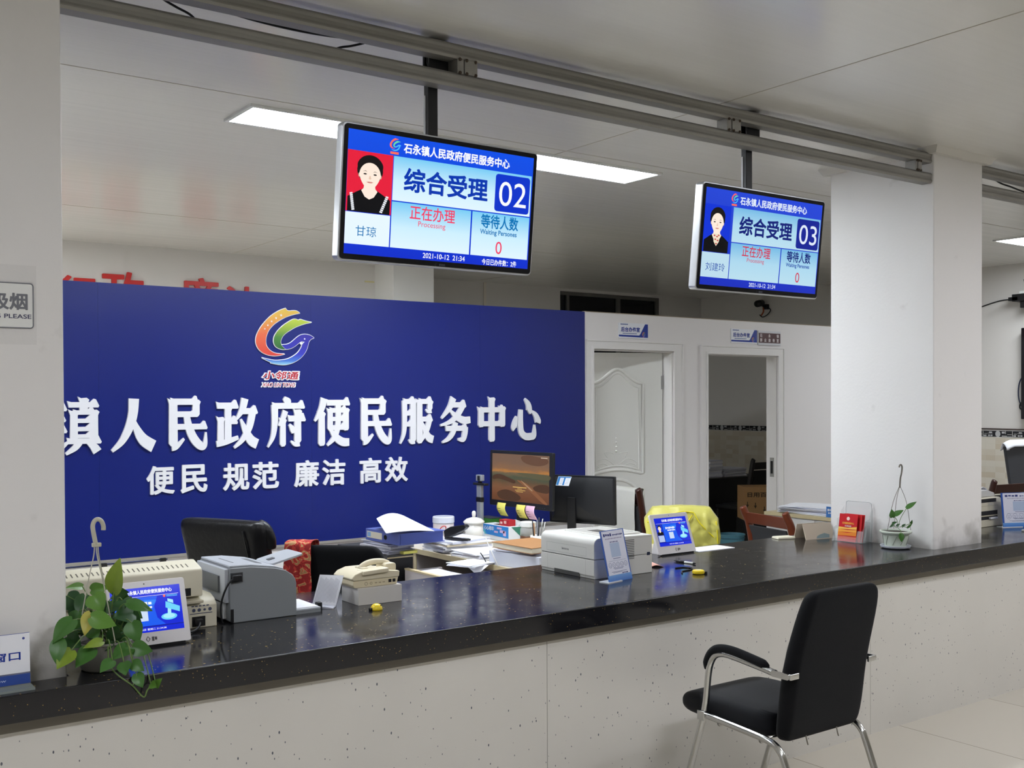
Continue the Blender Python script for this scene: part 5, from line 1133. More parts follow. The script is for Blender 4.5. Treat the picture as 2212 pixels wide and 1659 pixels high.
MB().loft(rows).build('backrest', blk_fab, t, smooth=True, sub=1)
rows = []
for yy, zc, hw, th in ((2.47, .458, .195, .085), (2.55, .458, .205, .095), (2.70, .460, .208, .098), (2.84, .458, .205, .096), (2.90, .452, .200, .086), (2.93, .450, .192, .066), (2.946, .448, .180, .042), (2.950, .447, .170, .022)):
    rows.append([(3.10 + (yy - 2.40) * .045 + px, yy, zc + pz) for px, pz in rrect(-hw, hw, -th / 2, th / 2, th * .42, 6)][::-1])
MB().loft(rows).build('seat', blk_fab2, t, smooth=True, sub=1)
def side_frame(x0, s):
    K_ = .045 if s < 0 else .06
    x = x0
    sk = lambda P: [(a + (b_ - 2.40) * K_, b_, c_) for a, b_, c_ in P]
    p = [(x, 2.93, 0.004), (x, 2.83, .30), (x, 2.778, .46), (x, 2.760, .585), (x, 2.748, .635), (x, 2.725, .668), (x, 2.690, .682), (x, 2.64, .684), (x, 2.50, .672), (x, 2.432, .664)]
    MB().tube(smooth_path(sk(p), 5), .0125, 12).build('arm_tube', chrome, t, smooth=True)
    q = [(x, 2.785, .438), (x, 2.70, .436), (x, 2.52, .428), (x, 2.445, .419), (x, 2.408, .396), (x, 2.386, .356), (x, 2.32, .20), (x, 2.225, .004)]
    MB().tube(smooth_path(sk(q), 5), .0125, 12).build('leg', chrome, t, smooth=True)
    pad = smooth_path(sk([(x, 2.768, .610), (x, 2.758, .648), (x, 2.732, .682), (x, 2.690, .698), (x, 2.63, .701), (x, 2.53, .690), (x, 2.465, .680)][0 if s < 0 else 2:]), 5)
    n = len(pad)
    MB().tube(pad, [.010 + .009 * min(1, i / 3, (n - 1 - i) / 2) for i in range(n)], 12, flatz=.75).build('arm_pad', blk_fab, t, smooth=True)
    MB().prism(rrect(2.360, 2.440, .656, .677, .009), x + s * .012 - .003, x + s * .012 + .003, axis='x').build('arm_bracket', chrome, t)
    MB().box(min(x + s * .014, x - s * .03), max(x + s * .014, x - s * .03), 2.352, 2.362, .657, .678).build('arm_bracket', chrome, t, bevel=.003)
    MB().prism([(2.765, .42), (2.80, .42), (2.80, .455), (2.765, .455)], x + .018 - .02, x + .018 + .02, axis='x').build('seat_joint', chrome, t, bevel=.002)
    for yy in (2.93, 2.225): MB().lathe([(.016, 0), (.016, .012), (.0125, .014)], (x + (yy - 2.4) * K_, yy, 0), 14).build('rubber_foot', dk, t)
side_frame(2.876, -1); side_frame(3.322, 1)
MB().tube([(2.885, 2.70, .425), (3.335, 2.70, .425)], .010, 10).build('cross_tube', chrome, t, smooth=True)
MB().tube([(2.880, 2.50, .415), (3.328, 2.50, .415)], .010, 10).build('cross_tube', chrome, t, smooth=True)
for x in (3.03, 3.20):
    MB().tube([(x, 2.425, .425), (x, 2.420, .405), (x + .003, 2.418, .392)], .0025, 6).build('zip_pull', wire, t, smooth=True)

# ------------------------------------------------------------------ staff chairs
leather = mat('black_leather', (13, 13, 16), rough=0.36, spec=0.45, bump=.25, bscale=45)
wood_d = mat('dark_red_wood', (66, 34, 26), rough=0.3, var=.2, vscale=9, coat=.3)
wood_r = mat('red_brown_wood', (122, 60, 38), rough=0.28, var=.18, vscale=9, coat=.3)
def oriented(c, d):
    """x along d (horizontal), y perpendicular, origin c"""
    a = math.atan2(d[1], d[0]); return rotz(c, a)
def back_loft(M, prof):
    b = MB(M); b.loft([[(cx + px, yy + py, zz) for px, py in rrect(-hw, hw, -th / 2, th / 2, th * .45, 6)] for zz, cx, yy, hw, th in prof]); return b
def swivel_base(t, c, zseat):
    x, y = c
    for k in range(5):
        a = 2 * PI * k / 5 + .3
        MB().tube([(x + .03 * math.cos(a), y + .03 * math.sin(a), .10), (x + .28 * math.cos(a), y + .28 * math.sin(a), .065)], [.022, .014], 8).build('base_arm', dk, t, smooth=True)
        MB().ball((x + .28 * math.cos(a), y + .28 * math.sin(a), .027), .027, 10, 8).build('caster', dk, t, smooth=True)
    MB().tube([(x, y, .08), (x, y, zseat)], .026, 12).build('gas_column', dk, t, smooth=True)
t = thing('office_chair', 'black leather high-back office chair behind the grey laser printer', 'chair', (1.80, 4.62, 0))
M = oriented((1.835, 4.735, 0), (.478, -.878))
back_loft(M, [(.50, 0, .06, .17, .06), (.56, 0, .055, .205, .10), (.70, 0, .03, .22, .12), (.84, 0, .0, .225, .12), (.96, 0, -.03, .232, .12), (1.02, 0, -.045, .236, .115), (1.05, 0, -.052, .234, .10), (1.068, 0, -.058, .222, .07), (1.075, 0, -.06, .20, .03)]).build('backrest', leather, t, smooth=True, sub=1)
b = MB(M); b.tube(smooth_path([(.185, -.03, 1.05), (.215, -.025, 1.035), (.228, -.01, .99), (.222, .0, .95)], 4), [.028] * 13, 10); b.build('torn_wing', leather, t, smooth=True)
for x0 in (.155,): MB(M).tube(smooth_path([(x0, -.108, 1.03), (x0 + .012, -.097, .96), (x0 + .008, -.068, .86), (x0 - .01, -.045, .72)], 5), .004, 6).build('leather_crease', leather, t, smooth=True)
MB(M).box(-.23, .23, -.50, -.02, .42, .52).build('seat_cushion', leather, t, bevel=.04, seg=4)
for s in (-1, 1):
    MB(M).tube(smooth_path([(s * .255, -.05, .46), (s * .27, -.07, .62), (s * .27, -.14, .68), (s * .27, -.38, .67), (s * .255, -.42, .50)], 5), .018, 10).build('armrest', dk, t, smooth=True)
c_ = M @ Vector((0, -.26, 0)); swivel_base(t, (c_.x, c_.y), .43)
t = thing('office_chair', 'black fabric office chair with a red floral jacket hung on its back', 'chair', (2.25, 4.40, 0))
M = oriented((2.25, 4.43, 0), (.70, -.714))
back_loft(M, [(.54, 0, .03, .17, .05), (.58, 0, .03, .20, .065), (.70, 0, .01, .21, .07), (.82, 0, 0, .212, .07), (.89, 0, -.01, .20, .065), (.925, 0, -.012, .185, .055), (.942, 0, -.014, .16, .035), (.947, 0, -.014, .14, .016)]).build('backrest', blk_fab, t, smooth=True, sub=1)
MB(M).box(-.22, .22, .06, .50, .43, .50).build('seat_cushion', blk_fab, t, bevel=.03, seg=4)
MB(M).box(-.03, .03, .02, .10, .40, .62).build('back_bracket', dk, t, bevel=.01)
c_ = M @ Vector((0, .27, 0)); swivel_base(t, (c_.x, c_.y), .43)
# the jacket: a floral cloth folded over the far corner of that backrest
flo = mat('red_floral_cloth', (176, 44, 44), rough=.8)
nt, bs = nodes_of(flo)
tc = nt.nodes.new('ShaderNodeTexCoord'); n1 = nt.nodes.new('ShaderNodeTexNoise'); n1.inputs['Scale'].default_value = 26; n1.inputs['Detail'].default_value = 3; n1.inputs['Distortion'].default_value = 1.2
rp = nt.nodes.new('ShaderNodeValToRGB'); rp.color_ramp.interpolation = 'CONSTANT'
rp.color_ramp.elements[0].position = 0; rp.color_ramp.elements[0].color = lin((150, 34, 34)); rp.color_ramp.elements[1].position = .50; rp.color_ramp.elements[1].color = lin((196, 60, 52))
k = rp.color_ramp.elements.new(.565); k.color = lin((206, 164, 112)); k = rp.color_ramp.elements.new(.60); k.color = lin((168, 126, 84)); k = rp.color_ramp.elements.new(.70); k.color = lin((190, 50, 46))
nt.links.new(tc.outputs['Object'], n1.inputs['Vector']); nt.links.new(n1.outputs['Fac'], rp.inputs['Fac']); nt.links.new(rp.outputs['Color'], bs.inputs['Base Color'])
def drape(M, x0, x1, top, zf, zb, th, mat_, name, wav=.010, nu=22, nv=40, seed=1, loc=None, crown=None, edge=.0, pleat=0.0):
    """cloth hung over a bar: down the front, over the top, down the back"""
    lf, lb = top - zf, top - zb; tot = lf + lb + th * 1.5
    def fn(u, v):
        x = x0 + (x1 - x0) * u; s = v * tot
        cr = crown(u) if crown else 0.0
        if s < lf: y = -th / 2 - .006; z = zf + s + cr * (s / lf)
        elif s < lf + th * 1.5:
            a = (s - lf) / (th * 1.5) * PI; y = -(th / 2 + .006) * math.cos(a); z = top + cr + .010 * math.sin(a)
        else:
            d = s - lf - th * 1.5; y = th / 2 + .006; z = top - d + cr * (1 - d / lb)
        hang = min(1, max(0, (top + cr - z) / (.05 if pleat else .12)))
        q = noise.noise(Vector((x * 9 + seed, z * 4, seed * 3.1))); q2 = noise.noise(Vector((x * 22 + seed, z * 9, seed)))
        pl = pleat * math.sin(x * 62 + z * 26 + 5 * q + seed) * (.5 + .5 * q2) + pleat * .7 * abs(math.sin(x * 31 - z * 47 + 4 * q2))
        y += (q * wav + q2 * wav * .5 + wav + pl) * hang * (-1 if y < 0 else 1)
        x += edge * noise.noise(Vector((z * 7, seed * 2.0, u * 3))) * hang
        return (x, y, z + q2 * .004)
    o = MB(M).grid(fn, nu, nv).build(name, mat_, smooth=True, solid=.003, loc=loc, soff=0)
    return o
o = drape(M, -.262, -.135, .955, .62, .60, .095, flo, 'floral_jacket', .014, seed=4, loc=(2.14, 4.55, .62), edge=.03)
tag(o, 'red and tan floral jacket draped over the black fabric office chair', 'jacket')

def wooden_chair(label, c, d, width, wood, seat_m, top=.95, fwd=1, pad=True):
    """armless office visitor chair: posts leaning back, padded back, seat, four legs; d along the backrest, seat towards local y*fwd"""
    t = thing('wooden_chair', label, 'chair', (c[0], c[1], 0)); M = oriented((c[0], c[1], 0), d); h = width / 2
    for s in (-1, 1):
        P = [(s * h, .06 * fwd, .45), (s * h, .035 * fwd, .62), (s * h, .005 * fwd, .78), (s * h, -.030 * fwd, top - .03), (s * h, -.045 * fwd, top + .005)]
        MB(M).tube(smooth_path(P, 5), [.024 + .004 * math.sin(i / 20 * PI) for i in range(21)], 10, flatz=.75).build('back_post', wood, t, smooth=True)
        MB(M).tube([(s * h, .06 * fwd, .46), (s * h, -.02 * fwd, 0)], [.022, .016], 8).build('leg', wood, t, smooth=True)
        MB(M).tube([(s * h, .46 * fwd, .44), (s * h, .47 * fwd, 0)], [.022, .016], 8).build('leg', wood, t, smooth=True)
    MB(M).prism([(.005 * fwd, top - .105), (-.02 * fwd, top - .03), (-.035 * fwd, top - .03), (-.015 * fwd, top - .105)] if fwd > 0 else [(-.015 * fwd, top - .105), (-.035 * fwd, top - .03), (-.02 * fwd, top - .03), (.005 * fwd, top - .105)], -h, h, axis='x').build('top_rail', wood, t, bevel=.004)
    MB(M).prism([(.052 * fwd, .50), (.022 * fwd, .70), (-.006 * fwd, top - .115), (-.022 * fwd, top - .115), (.006 * fwd, .70), (.036 * fwd, .50)], -h + .03, h - .03, axis='x').build('back_pad', seat_m, t, bevel=.004)
    y0, y1 = sorted((.05 * fwd, .50 * fwd))
    MB(M).box(-h, h, y0, y1, .44, .49).build('seat', seat_m, t, bevel=.015, seg=3)
    return t, M
grey_up = mat('grey_upholstery', (62, 62, 64), rough=.7)
wooden_chair('red-brown wooden chair with grey padded back behind the counter, near the tent-shaped calendar', (5.47, 4.675), (.225, .974), .455, wood_r, grey_up, top=.885, fwd=-1)
t_, M_ = wooden_chair('dark wooden chair with a white cloth over its back beside the half-open white door', (5.10, 5.70), (0, 1), .43, wood_d, grey_up, top=.985, fwd=-1)
o = drape(M_, -.185, .20, .985, .62, .64, .075, mat('white_towel', (226, 224, 214), rough=.85, bump=.2, bscale=150), 'white_towel', .008, seed=9, loc=(5.10, 5.72, .62))
tag(o, 'white towel hung over the dark wooden chair near the half-open door', 'towel')
t = thing('office_chair', 'office chair wholly covered by a yellow raincoat behind the second tablet', 'chair', (4.65, 4.67, 0))
M = oriented((4.65, 4.67, 0), (.74, -.672))
back_loft(M, [(.52, 0, .03, .17, .05), (.56, 0, .03, .195, .065), (.70, 0, .01, .20, .07), (.84, 0, 0, .20, .07), (.90, 0, 0, .19, .06), (.925, 0, 0, .16, .03)]).build('backrest', blk_fab, t, smooth=True, sub=1)
MB(M).box(-.22, .22, .06, .50, .43, .50).build('seat_cushion', blk_fab, t, bevel=.03, seg=4)
MB(M).box(-.03, .03, .02, .10, .40, .60).build('back_bracket', dk, t, bevel=.01)
c_ = M @ Vector((0, .27, 0)); swivel_base(t, (c_.x, c_.y), .43)
yc = mat('yellow_raincoat', (202, 196, 98), rough=.42, spec=.4, sheen=.15, bump=.55, bscale=16)
o = drape(M, -.215, .228, .945, .56, .55, .085, yc, 'yellow_raincoat', .030, nu=44, nv=60, seed=2, loc=(4.65, 4.67, .6), crown=lambda u: .012 * math.sin(PI * u) - .07 * max(0, abs(u - .5) * 2 - .78) ** 1.0 / .22 * .9, edge=.02, pleat=.009)
tag(o, 'thin yellow raincoat draped over an office chair behind the second tablet', 'raincoat')
b = MB(M)
for pts in (((-.20, -.075, .86), (-.10, -.085, .90), (.0, -.08, .93), (.08, -.075, .915)), ((.08, -.08, .925), (.10, -.092, .87), (.16, -.10, .80), (.21, -.09, .74)), ((.06, -.085, .91), (.02, -.098, .85), (.05, -.105, .76), (.07, -.10, .62)), ((.205, -.08, .90), (.215, -.09, .78), (.212, -.095, .62))):
    MB(M).tube(smooth_path(pts, 6), .0045, 8).build('raincoat_seam', mat('yellow_seam', (226, 214, 50), rough=.4), o, smooth=True) if False else None
def seam(pts):
    P = [M @ Vector(p) for p in smooth_path(pts, 6)]
    MB().tube(P, .0042, 8).build('raincoat_seam', mat('yellow_seam', (228, 214, 44), rough=.4), o, smooth=True)
for pts in (((-.20, -.070, .87), (-.10, -.078, .905), (.0, -.075, .935), (.08, -.072, .93)), ((.08, -.075, .93), (.11, -.088, .875), (.16, -.092, .82), (.212, -.085, .77)), ((.07, -.08, .915), (.035, -.092, .85), (.055, -.096, .76), (.075, -.092, .62)), ((.212, -.078, .88), (.220, -.088, .76), (.214, -.09, .60))): seam(pts)

# ------------------------------------------------------------------ staff desks
maple = mat('maple_edge', (206, 190, 150), rough=.45, var=.06, vscale=14); desk_top = mat('desk_top', (214, 206, 190), rough=.4); dgrey = mat('desk_side', (202, 194, 192), rough=.5)
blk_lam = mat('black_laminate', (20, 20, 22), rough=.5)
t = thing('office_desk', 'pale desk covered with papers, its open dark knee space towards the telephone', 'desk', (3.55, 4.9, 0))
MB().box(3.19, 3.93, 4.10, 5.75, .722, .75).build('desk_top', [desk_top], t, bevel=.002)
MB().box(3.186, 3.192, 4.10, 5.75, .722, .7505).build('edge_band', maple, t)
MB().box(3.195, 3.90, 5.36, 5.385, 0, .722).build('side_panel', dgrey, t)
MB().box(3.191, 3.197, 5.358, 5.387, 0, .722).build('panel_edge', maple, t)
MB().box(3.88, 3.90, 4.12, 5.73, 0.05, .722).build('rear_panel', blk_lam, t)
MB().box(3.20, 3.62, 4.12, 4.72, .03, .722).build('drawer_pedestal', dgrey, t, bevel=.002)
MB().box(3.196, 3.202, 4.70, 4.722, .03, .722).build('panel_edge', maple, t)
for k in range(3):
    d = MB().box(3.186, 3.20, 4.14, 4.70, .06 + .22 * k, .27 + .22 * k).build('drawer_front', dgrey, t, bevel=.002)
    MB().box(3.176, 3.186, 4.36, 4.48, .16 + .22 * k, .175 + .22 * k).build('handle', steel, d)
MB().box(3.20, 3.88, 5.70, 5.73, 0, .722).build('side_panel', dgrey, t)
MB().tube([(3.62, 5.25, .72), (3.62, 5.25, .66)], .02, 12).build('cable_port', blk_lam, t)
t = thing('office_desk', 'second desk behind the paper-covered one, carrying the monitor turned away', 'desk', (4.3, 4.9, 0))
MB().box(3.94, 4.42, 4.12, 5.75, .722, .75).build('desk_top', desk_top, t, bevel=.002)
for y in (4.14, 5.71): MB().box(3.96, 4.40, y, y + .025, 0, .722).build('side_panel', dgrey, t)
MB().box(3.96, 3.98, 4.16, 5.71, .05, .722).build('modesty_panel', dgrey, t)
t = thing('file_cabinet', 'low black cabinet under the loose papers and blue ring binder', 'cabinet', (2.84, 5.2, 0))
MB().box(2.745, 2.898, 4.90, 5.46, 0, .80).build('cabinet_body', blk_lam, t, bevel=.003)
MB().box(2.742, 2.900, 4.896, 5.463, .785, .8005).build('cabinet_top', mat('cabinet_top_grey', (58, 57, 56), rough=.5), t)
MB().box(2.742, 2.900, 4.893, 4.897, .783, .7895).build('front_edge', maple, t)
t = thing('drawer_unit', 'pale mobile drawer unit filled with papers beside the telephone', 'drawer unit', (2.93, 4.6, 0))
MB().box(2.822, 2.842, 4.34, 4.85, 0, .725).build('side_panel', dgrey, t)
MB().box(2.820, 2.844, 4.338, 4.852, .725, .734).build('edge_band', maple, t)
MB().box(2.842, 3.04, 4.83, 4.85, 0, .72).build('rear_panel', dgrey, t); MB().box(2.842, 3.04, 4.34, 4.36, 0, .72).build('front_panel', dgrey, t); MB().box(3.02, 3.04, 4.36, 4.83, 0, .68).build('side_panel', dgrey, t)
MB().box(2.842, 3.02, 4.36, 4.83, .02, .63).build('inner_box', blk_lam, t)

def sheet_stack(name, label, c, ang, w_, l_, z0, n, th, jit, seed, ms, curl=.0, group=None, cat='papers'):
    """a loose stack: every bundle is one slightly wavy slab turned a little its own way"""
    r = random.Random(seed)
    t = thing(name, label, cat, (c[0], c[1], z0), group)
    z = z0
    for k in range(n):
        h = th * r.uniform(.5, 1.5); a = ang + r.uniform(-jit, jit); ox, oy = r.uniform(-jit, jit) * .06, r.uniform(-jit, jit) * .06
        M = rotz((c[0] + ox, c[1] + oy, 0), a); sd = r.random() * 9; amp = curl * (k + 1) / n
        def top(u, v, hh): return ((u - .5) * w_, (v - .5) * l_, z + hh + amp * (.5 + .5 * noise.noise(Vector((u * 2 + sd, v * 2, sd)))) * (.3 + abs(u - .5) + abs(v - .5)))
        N_ = 8; rows = []
        b = MB(M)
        vs = [top(i / N_, j / N_, 0) for j in range(N_ + 1) for i in range(N_ + 1)] + [top(i / N_, j / N_, h) for j in range(N_ + 1) for i in range(N_ + 1)]
        q = (N_ + 1) ** 2; I = lambda i, j: j * (N_ + 1) + i; fs = []
        for j in range(N_):
            for i in range(N_): fs += [(I(i, j), I(i, j + 1), I(i + 1, j + 1), I(i + 1, j)), (q + I(i, j), q + I(i + 1, j), q + I(i + 1, j + 1), q + I(i, j + 1))]
        for i in range(N_): fs += [(I(i, 0), I(i + 1, 0), q + I(i + 1, 0), q + I(i, 0)), (I(i + 1, N_), I(i, N_), q + I(i, N_), q + I(i + 1, N_)), (I(0, i + 1), I(0, i), q + I(0, i), q + I(0, i + 1)), (I(N_, i), I(N_, i + 1), q + I(N_, i + 1), q + I(N_, i))]
        b.add(vs, fs); b.build('sheet_bundle', ms[k % len(ms)], t)
        z += h
    return t, z
pm = [white_pap, mat('paper_cool', (214, 216, 228), rough=.6), white_pap, mat('paper_grey', (196, 196, 204), rough=.6), mat('paper_buff', (214, 200, 170), rough=.6)]
pg = [mat('paper_cool', (0, 0, 0)), mat('paper_grey', (0, 0, 0)), mat('paper_shadow', (178, 180, 194), rough=.6)]
sheet_stack('paper_stack', 'untidy stack of grey-white papers on the black cabinet under the blue binder', (2.828, 5.045), .05, .16, .26, .8008, 11, .0046, .16, 3, pg, curl=.010)
tag(MB(rotz((2.875, 4.905, 0), .1)).prism([(-.045, -.02), (.045, -.02), (.045, .03), (-.045, .03)], .8008, .815).build('sticky_note', mat('sticky_yellow', (230, 222, 110), rough=.6), loc=(2.905, 4.905, .80)), 'yellow paper tab at the edge of the black cabinet', 'note')
t = thing('ring_binder', 'blue ring binder lying flat on the untidy papers, white spine label outwards', 'binder', (2.895, 4.97, .856))
bind = mat('binder_blue', (86, 102, 176), rough=.45); M = rotz((2.895, 4.97, .862), .03)
MB(M).box(-.14, .14, -.17, .17, .056, .060).build('upper_cover', bind, t); MB(M).box(-.14, .14, -.17, .17, 0, .004).build('lower_cover', bind, t)
MB(M).box(-.144, -.139, -.17, .17, 0, .060).build('spine', bind, t)
MB(M).box(-.135, .13, -.168, -.160, .004, .056).build('end_flap', mat('binder_blue_dark', (70, 86, 160), rough=.5), t)
MB(M).box(-.1455, -.144, .0, .155, .014, .048).build('spine_label', mat('label_cream', (216, 210, 190), rough=.6), t)
MB(M).box(-.1462, -.1455, .115, .148, .020, .044).build('label_tab', mat('label_blue', (130, 170, 214), rough=.6), t)
MB(M).ell(0, 0, 0, 0) if False else MB(M @ frame((-.1445, -.035, .030), (0, -1, 0), (0, 0, 1))).ell(0, 0, .016, .013, .0006, 16).build('finger_hole', mat('hole_black', (12, 12, 14), rough=.8), t)
o = MB().grid(lambda u, v: (2.66 + .30 * u + .11 * v - .06 * u * v, 4.76 + .02 * u + .30 * v + .10 * u * v, .930 + .040 * math.sin(PI * (.15 + .7 * u)) * (.35 + .65 * v) + .030 * v - .012 * u), 16, 16).build('paper_sheet', white_pap, smooth=True, solid=.003, soff=0, loc=(2.9, 4.95, .92))
tag(o, 'curling white sheets spread over the blue ring binder', 'paper')
t1, z1 = sheet_stack('paper_stack', 'wide stack of white papers on the desk under the black stapler', (3.355, 5.165), .08, .31, .26, .751, 7, .0075, .18, 5, pm, curl=.006)
t2, z2 = sheet_stack('paper_stack', 'spread white sheets overlapping the desk edge in front of the stapler stack', (3.375, 4.87), .05, .34, .27, .751, 4, .0055, .16, 6, pm[:3], curl=.006)
t3, z3 = sheet_stack('paper_stack', 'white sheets hanging over the desk corner nearest the white printer', (3.11, 4.635), .15, .19, .18, .7515, 3, .004, .25, 8, [white_pap, mat('paper_cool', (0, 0, 0))], curl=.004)
b = MB(); b.add([(3.04, 4.60, .757), (3.14, 4.54, .757), (3.12, 4.66, .757), (3.06, 4.53, .715)], [(0, 1, 2), (0, 3, 1)])
b.build('folded_corner', white_pap, t3)
sheet_stack('paper_stack', 'white papers standing in the open mobile drawer unit', (2.931, 4.595), .02, .155, .44, .6305, 7, .012, .1, 12, pm[:3], curl=.004)
# stapler
t = thing('stapler', 'open black stapler lying on the white paper stack', 'stapler', (3.30, 5.08, z1))
M = oriented((3.30, 5.08, z1 + .004), (.30, -.954))
MB(M).box(-.085, .085, -.016, .016, .002, .014).build('stapler_base', dk, t, bevel=.004)
MB(M).prism([(-.085, .012), (-.062, .012), (.06, .066), (.078, .084), (.06, .094), (-.04, .076), (-.090, .052)], -.017, .017, axis='y').build('stapler_arm', dk, t, bevel=.004)
MB(M).prism([(-.055, .018), (.05, .050), (.05, .044), (-.055, .012)], -.010, .010, axis='y').build('staple_channel', steel, t)
MB(M).box(-.0865, -.084, -.0165, .0165, .012, .034).build('stapler_sticker', mat('red_white_sticker', (224, 188, 182), rough=.5), t)
MB(M).box(.035, .075, -.010, .010, .014, .016).build('anvil_plate', steel, t)
# tins, jars, boxes
t = thing('plastic_tub', 'clear round tub with a white and red label behind the stapler', 'tub', (3.44, 5.45, .751))
MB().lathe([(.058, 0), (.062, .004), (.062, .125), (.058, .128)], (3.44, 5.45, .751), 30).build('tub_body', mat('clear_tub', (226, 226, 228), rough=.15, alpha=.75), t)
MB().lathe([(.064, .125), (.066, .128), (.066, .160), (.062, .164), (1e-5, .164)], (3.44, 5.45, .751), 30).build('tub_lid', mat('clear_lid', (214, 218, 228), rough=.2), t)
MB().lathe([(.0625, .075), (.0628, .12)], (3.44, 5.45, .751), 30).build('tub_label', mat('tub_label', (226, 216, 216), rough=.5), t)
MB().tube([(3.40 + .02 * math.cos(2 * PI * i / 16), 5.393 - .012 * math.sin(2 * PI * i / 16) , .846 + .018 * math.sin(2 * PI * i / 16)) for i in range(16)], .003, 6, closed=True).build('red_ring', mat('red_ring', (196, 60, 52), rough=.5), t, smooth=True)
t = thing('lidded_mug', 'white porcelain mug with a knobbed lid on the paper-covered desk', 'mug', (3.58, 5.33, .751))
porc = mat('porcelain', (228, 226, 218), rough=.15)
MB().lathe([(.045, 0), (.050, .004), (.056, .06), (.057, .120), (.053, .120), (.051, .06), (.0, .02)], (3.58, 5.33, .751), 30).build('mug_body', porc, t, smooth=True)
MB().lathe([(.055, .120), (.064, .126), (.064, .134), (.045, .150), (.016, .158), (1e-5, .159)], (3.58, 5.33, .751), 30).build('mug_lid', porc, t, smooth=True)
MB().lathe([(.009, .156), (.011, .165), (.013, .182), (.011, .192), (.005, .197), (1e-5, .198)], (3.58, 5.33, .751), 16).build('lid_knob', porc, t, smooth=True)
MB().tube(smooth_path([(3.60, 5.382, .855), (3.61, 5.412, .85), (3.613, 5.422, .82), (3.61, 5.41, .79), (3.60, 5.382, .785)], 5), .006, 8).build('mug_handle', porc, t, smooth=True)
t = thing('spray_bottle', 'small bottle with a bright blue cap between the mug and the tissue box', 'bottle', (3.675, 5.40, .751))
MB().lathe([(.022, 0), (.024, .004), (.024, .055), (.012, .068)], (3.675, 5.40, .751), 20).build('bottle_body', mat('bottle_clear', (206, 214, 220), rough=.2), t, smooth=True)
MB().ball((3.675, 5.40, .845), .020, 16, 10).build('blue_cap', mat('bright_blue', (24, 66, 196), rough=.35), t, smooth=True)
t = thing('tissue_box', 'blue and white tissue box on the paper-covered desk', 'box', (3.835, 5.385, .751))
tb = mat('tissue_blue', (40, 128, 204), rough=.4); tw = mat('tissue_white', (220, 224, 228), rough=.45)
MB().box(3.775, 3.875, 5.245, 5.525, .751, .842).build('box_body', tw, t, bevel=.002)
TF = frame((3.7745, 5.525, .751), (0, -1, 0), (0, 0, 1))
b = MB(TF); b.flat([(0, .03), (.10, .028), (.20, .024), (.28, .022), (.28, .091), (0, .091)], .0004); b.build('blue_wrap', tb, t)
text('box_text', '心心相印', tw, t, TF, .02, .125, .056, .082, .0008, bold=.03)
b = MB(TF)
for x, y, w_, h_ in ((.13, .045, .04, .012), (.16, .07, .05, .012), (.19, .05, .05, .016), (.225, .033, .03, .03)): b.rect(x, x + w_, y, y + h_, .0007)
b.build('box_print', mat('tissue_pink', (206, 178, 214), rough=.5), t)
MB(TF).flat([(0, .03), (.045, .030), (.03, .055), (0, .06)], .0006).build('green_patch', mat('tissue_green', (84, 176, 190), rough=.5), t)
MB(frame((3.775, 5.2445, .751), (1, 0, 0), (0, 0, 1))).flat([(.02, .09), (.10, .02), (.10, .09)], .0006).build('green_patch', mat('tissue_dark_green', (52, 122, 100), rough=.5), t)
MB().box(3.80, 3.85, 5.33, 5.44, .842, .8435).build('opening', mat('opening_dark', (40, 36, 34), rough=.8), t)
t = thing('small_carton', 'green and dark small carton under the lit monitor', 'carton', (3.90, 5.62, .751))
MB().box(3.852, 3.94, 5.55, 5.70, .751, .862).build('carton_body', mat('carton_green', (54, 118, 46), rough=.4), t, bevel=.001)
MB().box(3.851, 3.941, 5.549, 5.701, .862, .866).build('carton_lid', mat('carton_dark', (54, 56, 62), rough=.4), t)
t = thing('small_carton', 'small red packet beneath the yellow and pink notes of the lit monitor', 'carton', (3.82, 5.20, .842))
MB().box(3.797, 3.85, 5.275, 5.372, .8425, .880).build('packet_body', mat('packet_red', (178, 34, 44), rough=.4), t, bevel=.001)
b = MB(frame((3.7965, 5.372, .8425), (0, -1, 0), (0, 0, 1))); b.rect(.01, .034, .010, .024, .0005); b.rect(.05, .075, .014, .032, .0005); b.build('packet_print', mat('packet_pale', (230, 190, 180), rough=.5), t)
o = MB().grid(lambda u, v: (3.70 + .09 * u, 5.13 + .15 * v, .8435 + .030 * math.sin(PI * u) * math.sin(PI * v) + .010 * noise.noise(Vector((u * 4, v * 4, 2)))), 14, 14).build('plastic_bag', mat('clear_bag', (214, 216, 218), rough=.2, alpha=.7), smooth=True, loc=(3.75, 5.2, .8435), solid=.001)
o.location.x += .152; o.location.y += .14
tag(o, 'crumpled clear plastic bag lying on the tissue box', 'bag')
t = thing('glass_jar', 'glass jar with a white screw lid and brown contents beside the tissue box', 'jar', (3.68, 4.92, .751))
JC = (3.68, 4.92, .751)
MB().lathe([(.038, 0), (.044, .004), (.046, .02), (.046, .062)], JC, 28).build('jar_label', mat('jar_label', (214, 206, 160), rough=.5), t, smooth=True)
MB().lathe([(.0455, .062), (.0455, .082), (1e-5, .082)], JC, 28).build('brown_filling', mat('brown_filling', (96, 58, 32), rough=.4), t, smooth=True)
MB().lathe([(.0460, .082), (.0458, .118), (.040, .134)], JC, 28).build('jar_glass', mat('jar_glass', (206, 206, 202), rough=.05, alpha=.55), t, smooth=True)
MB().lathe([(.044, .132), (.046, .134), (.046, .158), (.043, .161), (1e-5, .161)], JC, 28).build('jar_lid', mat('white_plastic', (0, 0, 0)), t)
t = thing('pencil_cup', 'white cup crowded with pens and scissors beside the glass jar', 'cup', (3.625, 4.765, .751))
CC = (3.625, 4.765, .751)
MB().lathe([(.028, 0), (.030, .003), (.038, .102), (.0365, .102), (.029, .01), (.0, .008)], CC, 24).build('cup_body', porc, t, smooth=True)
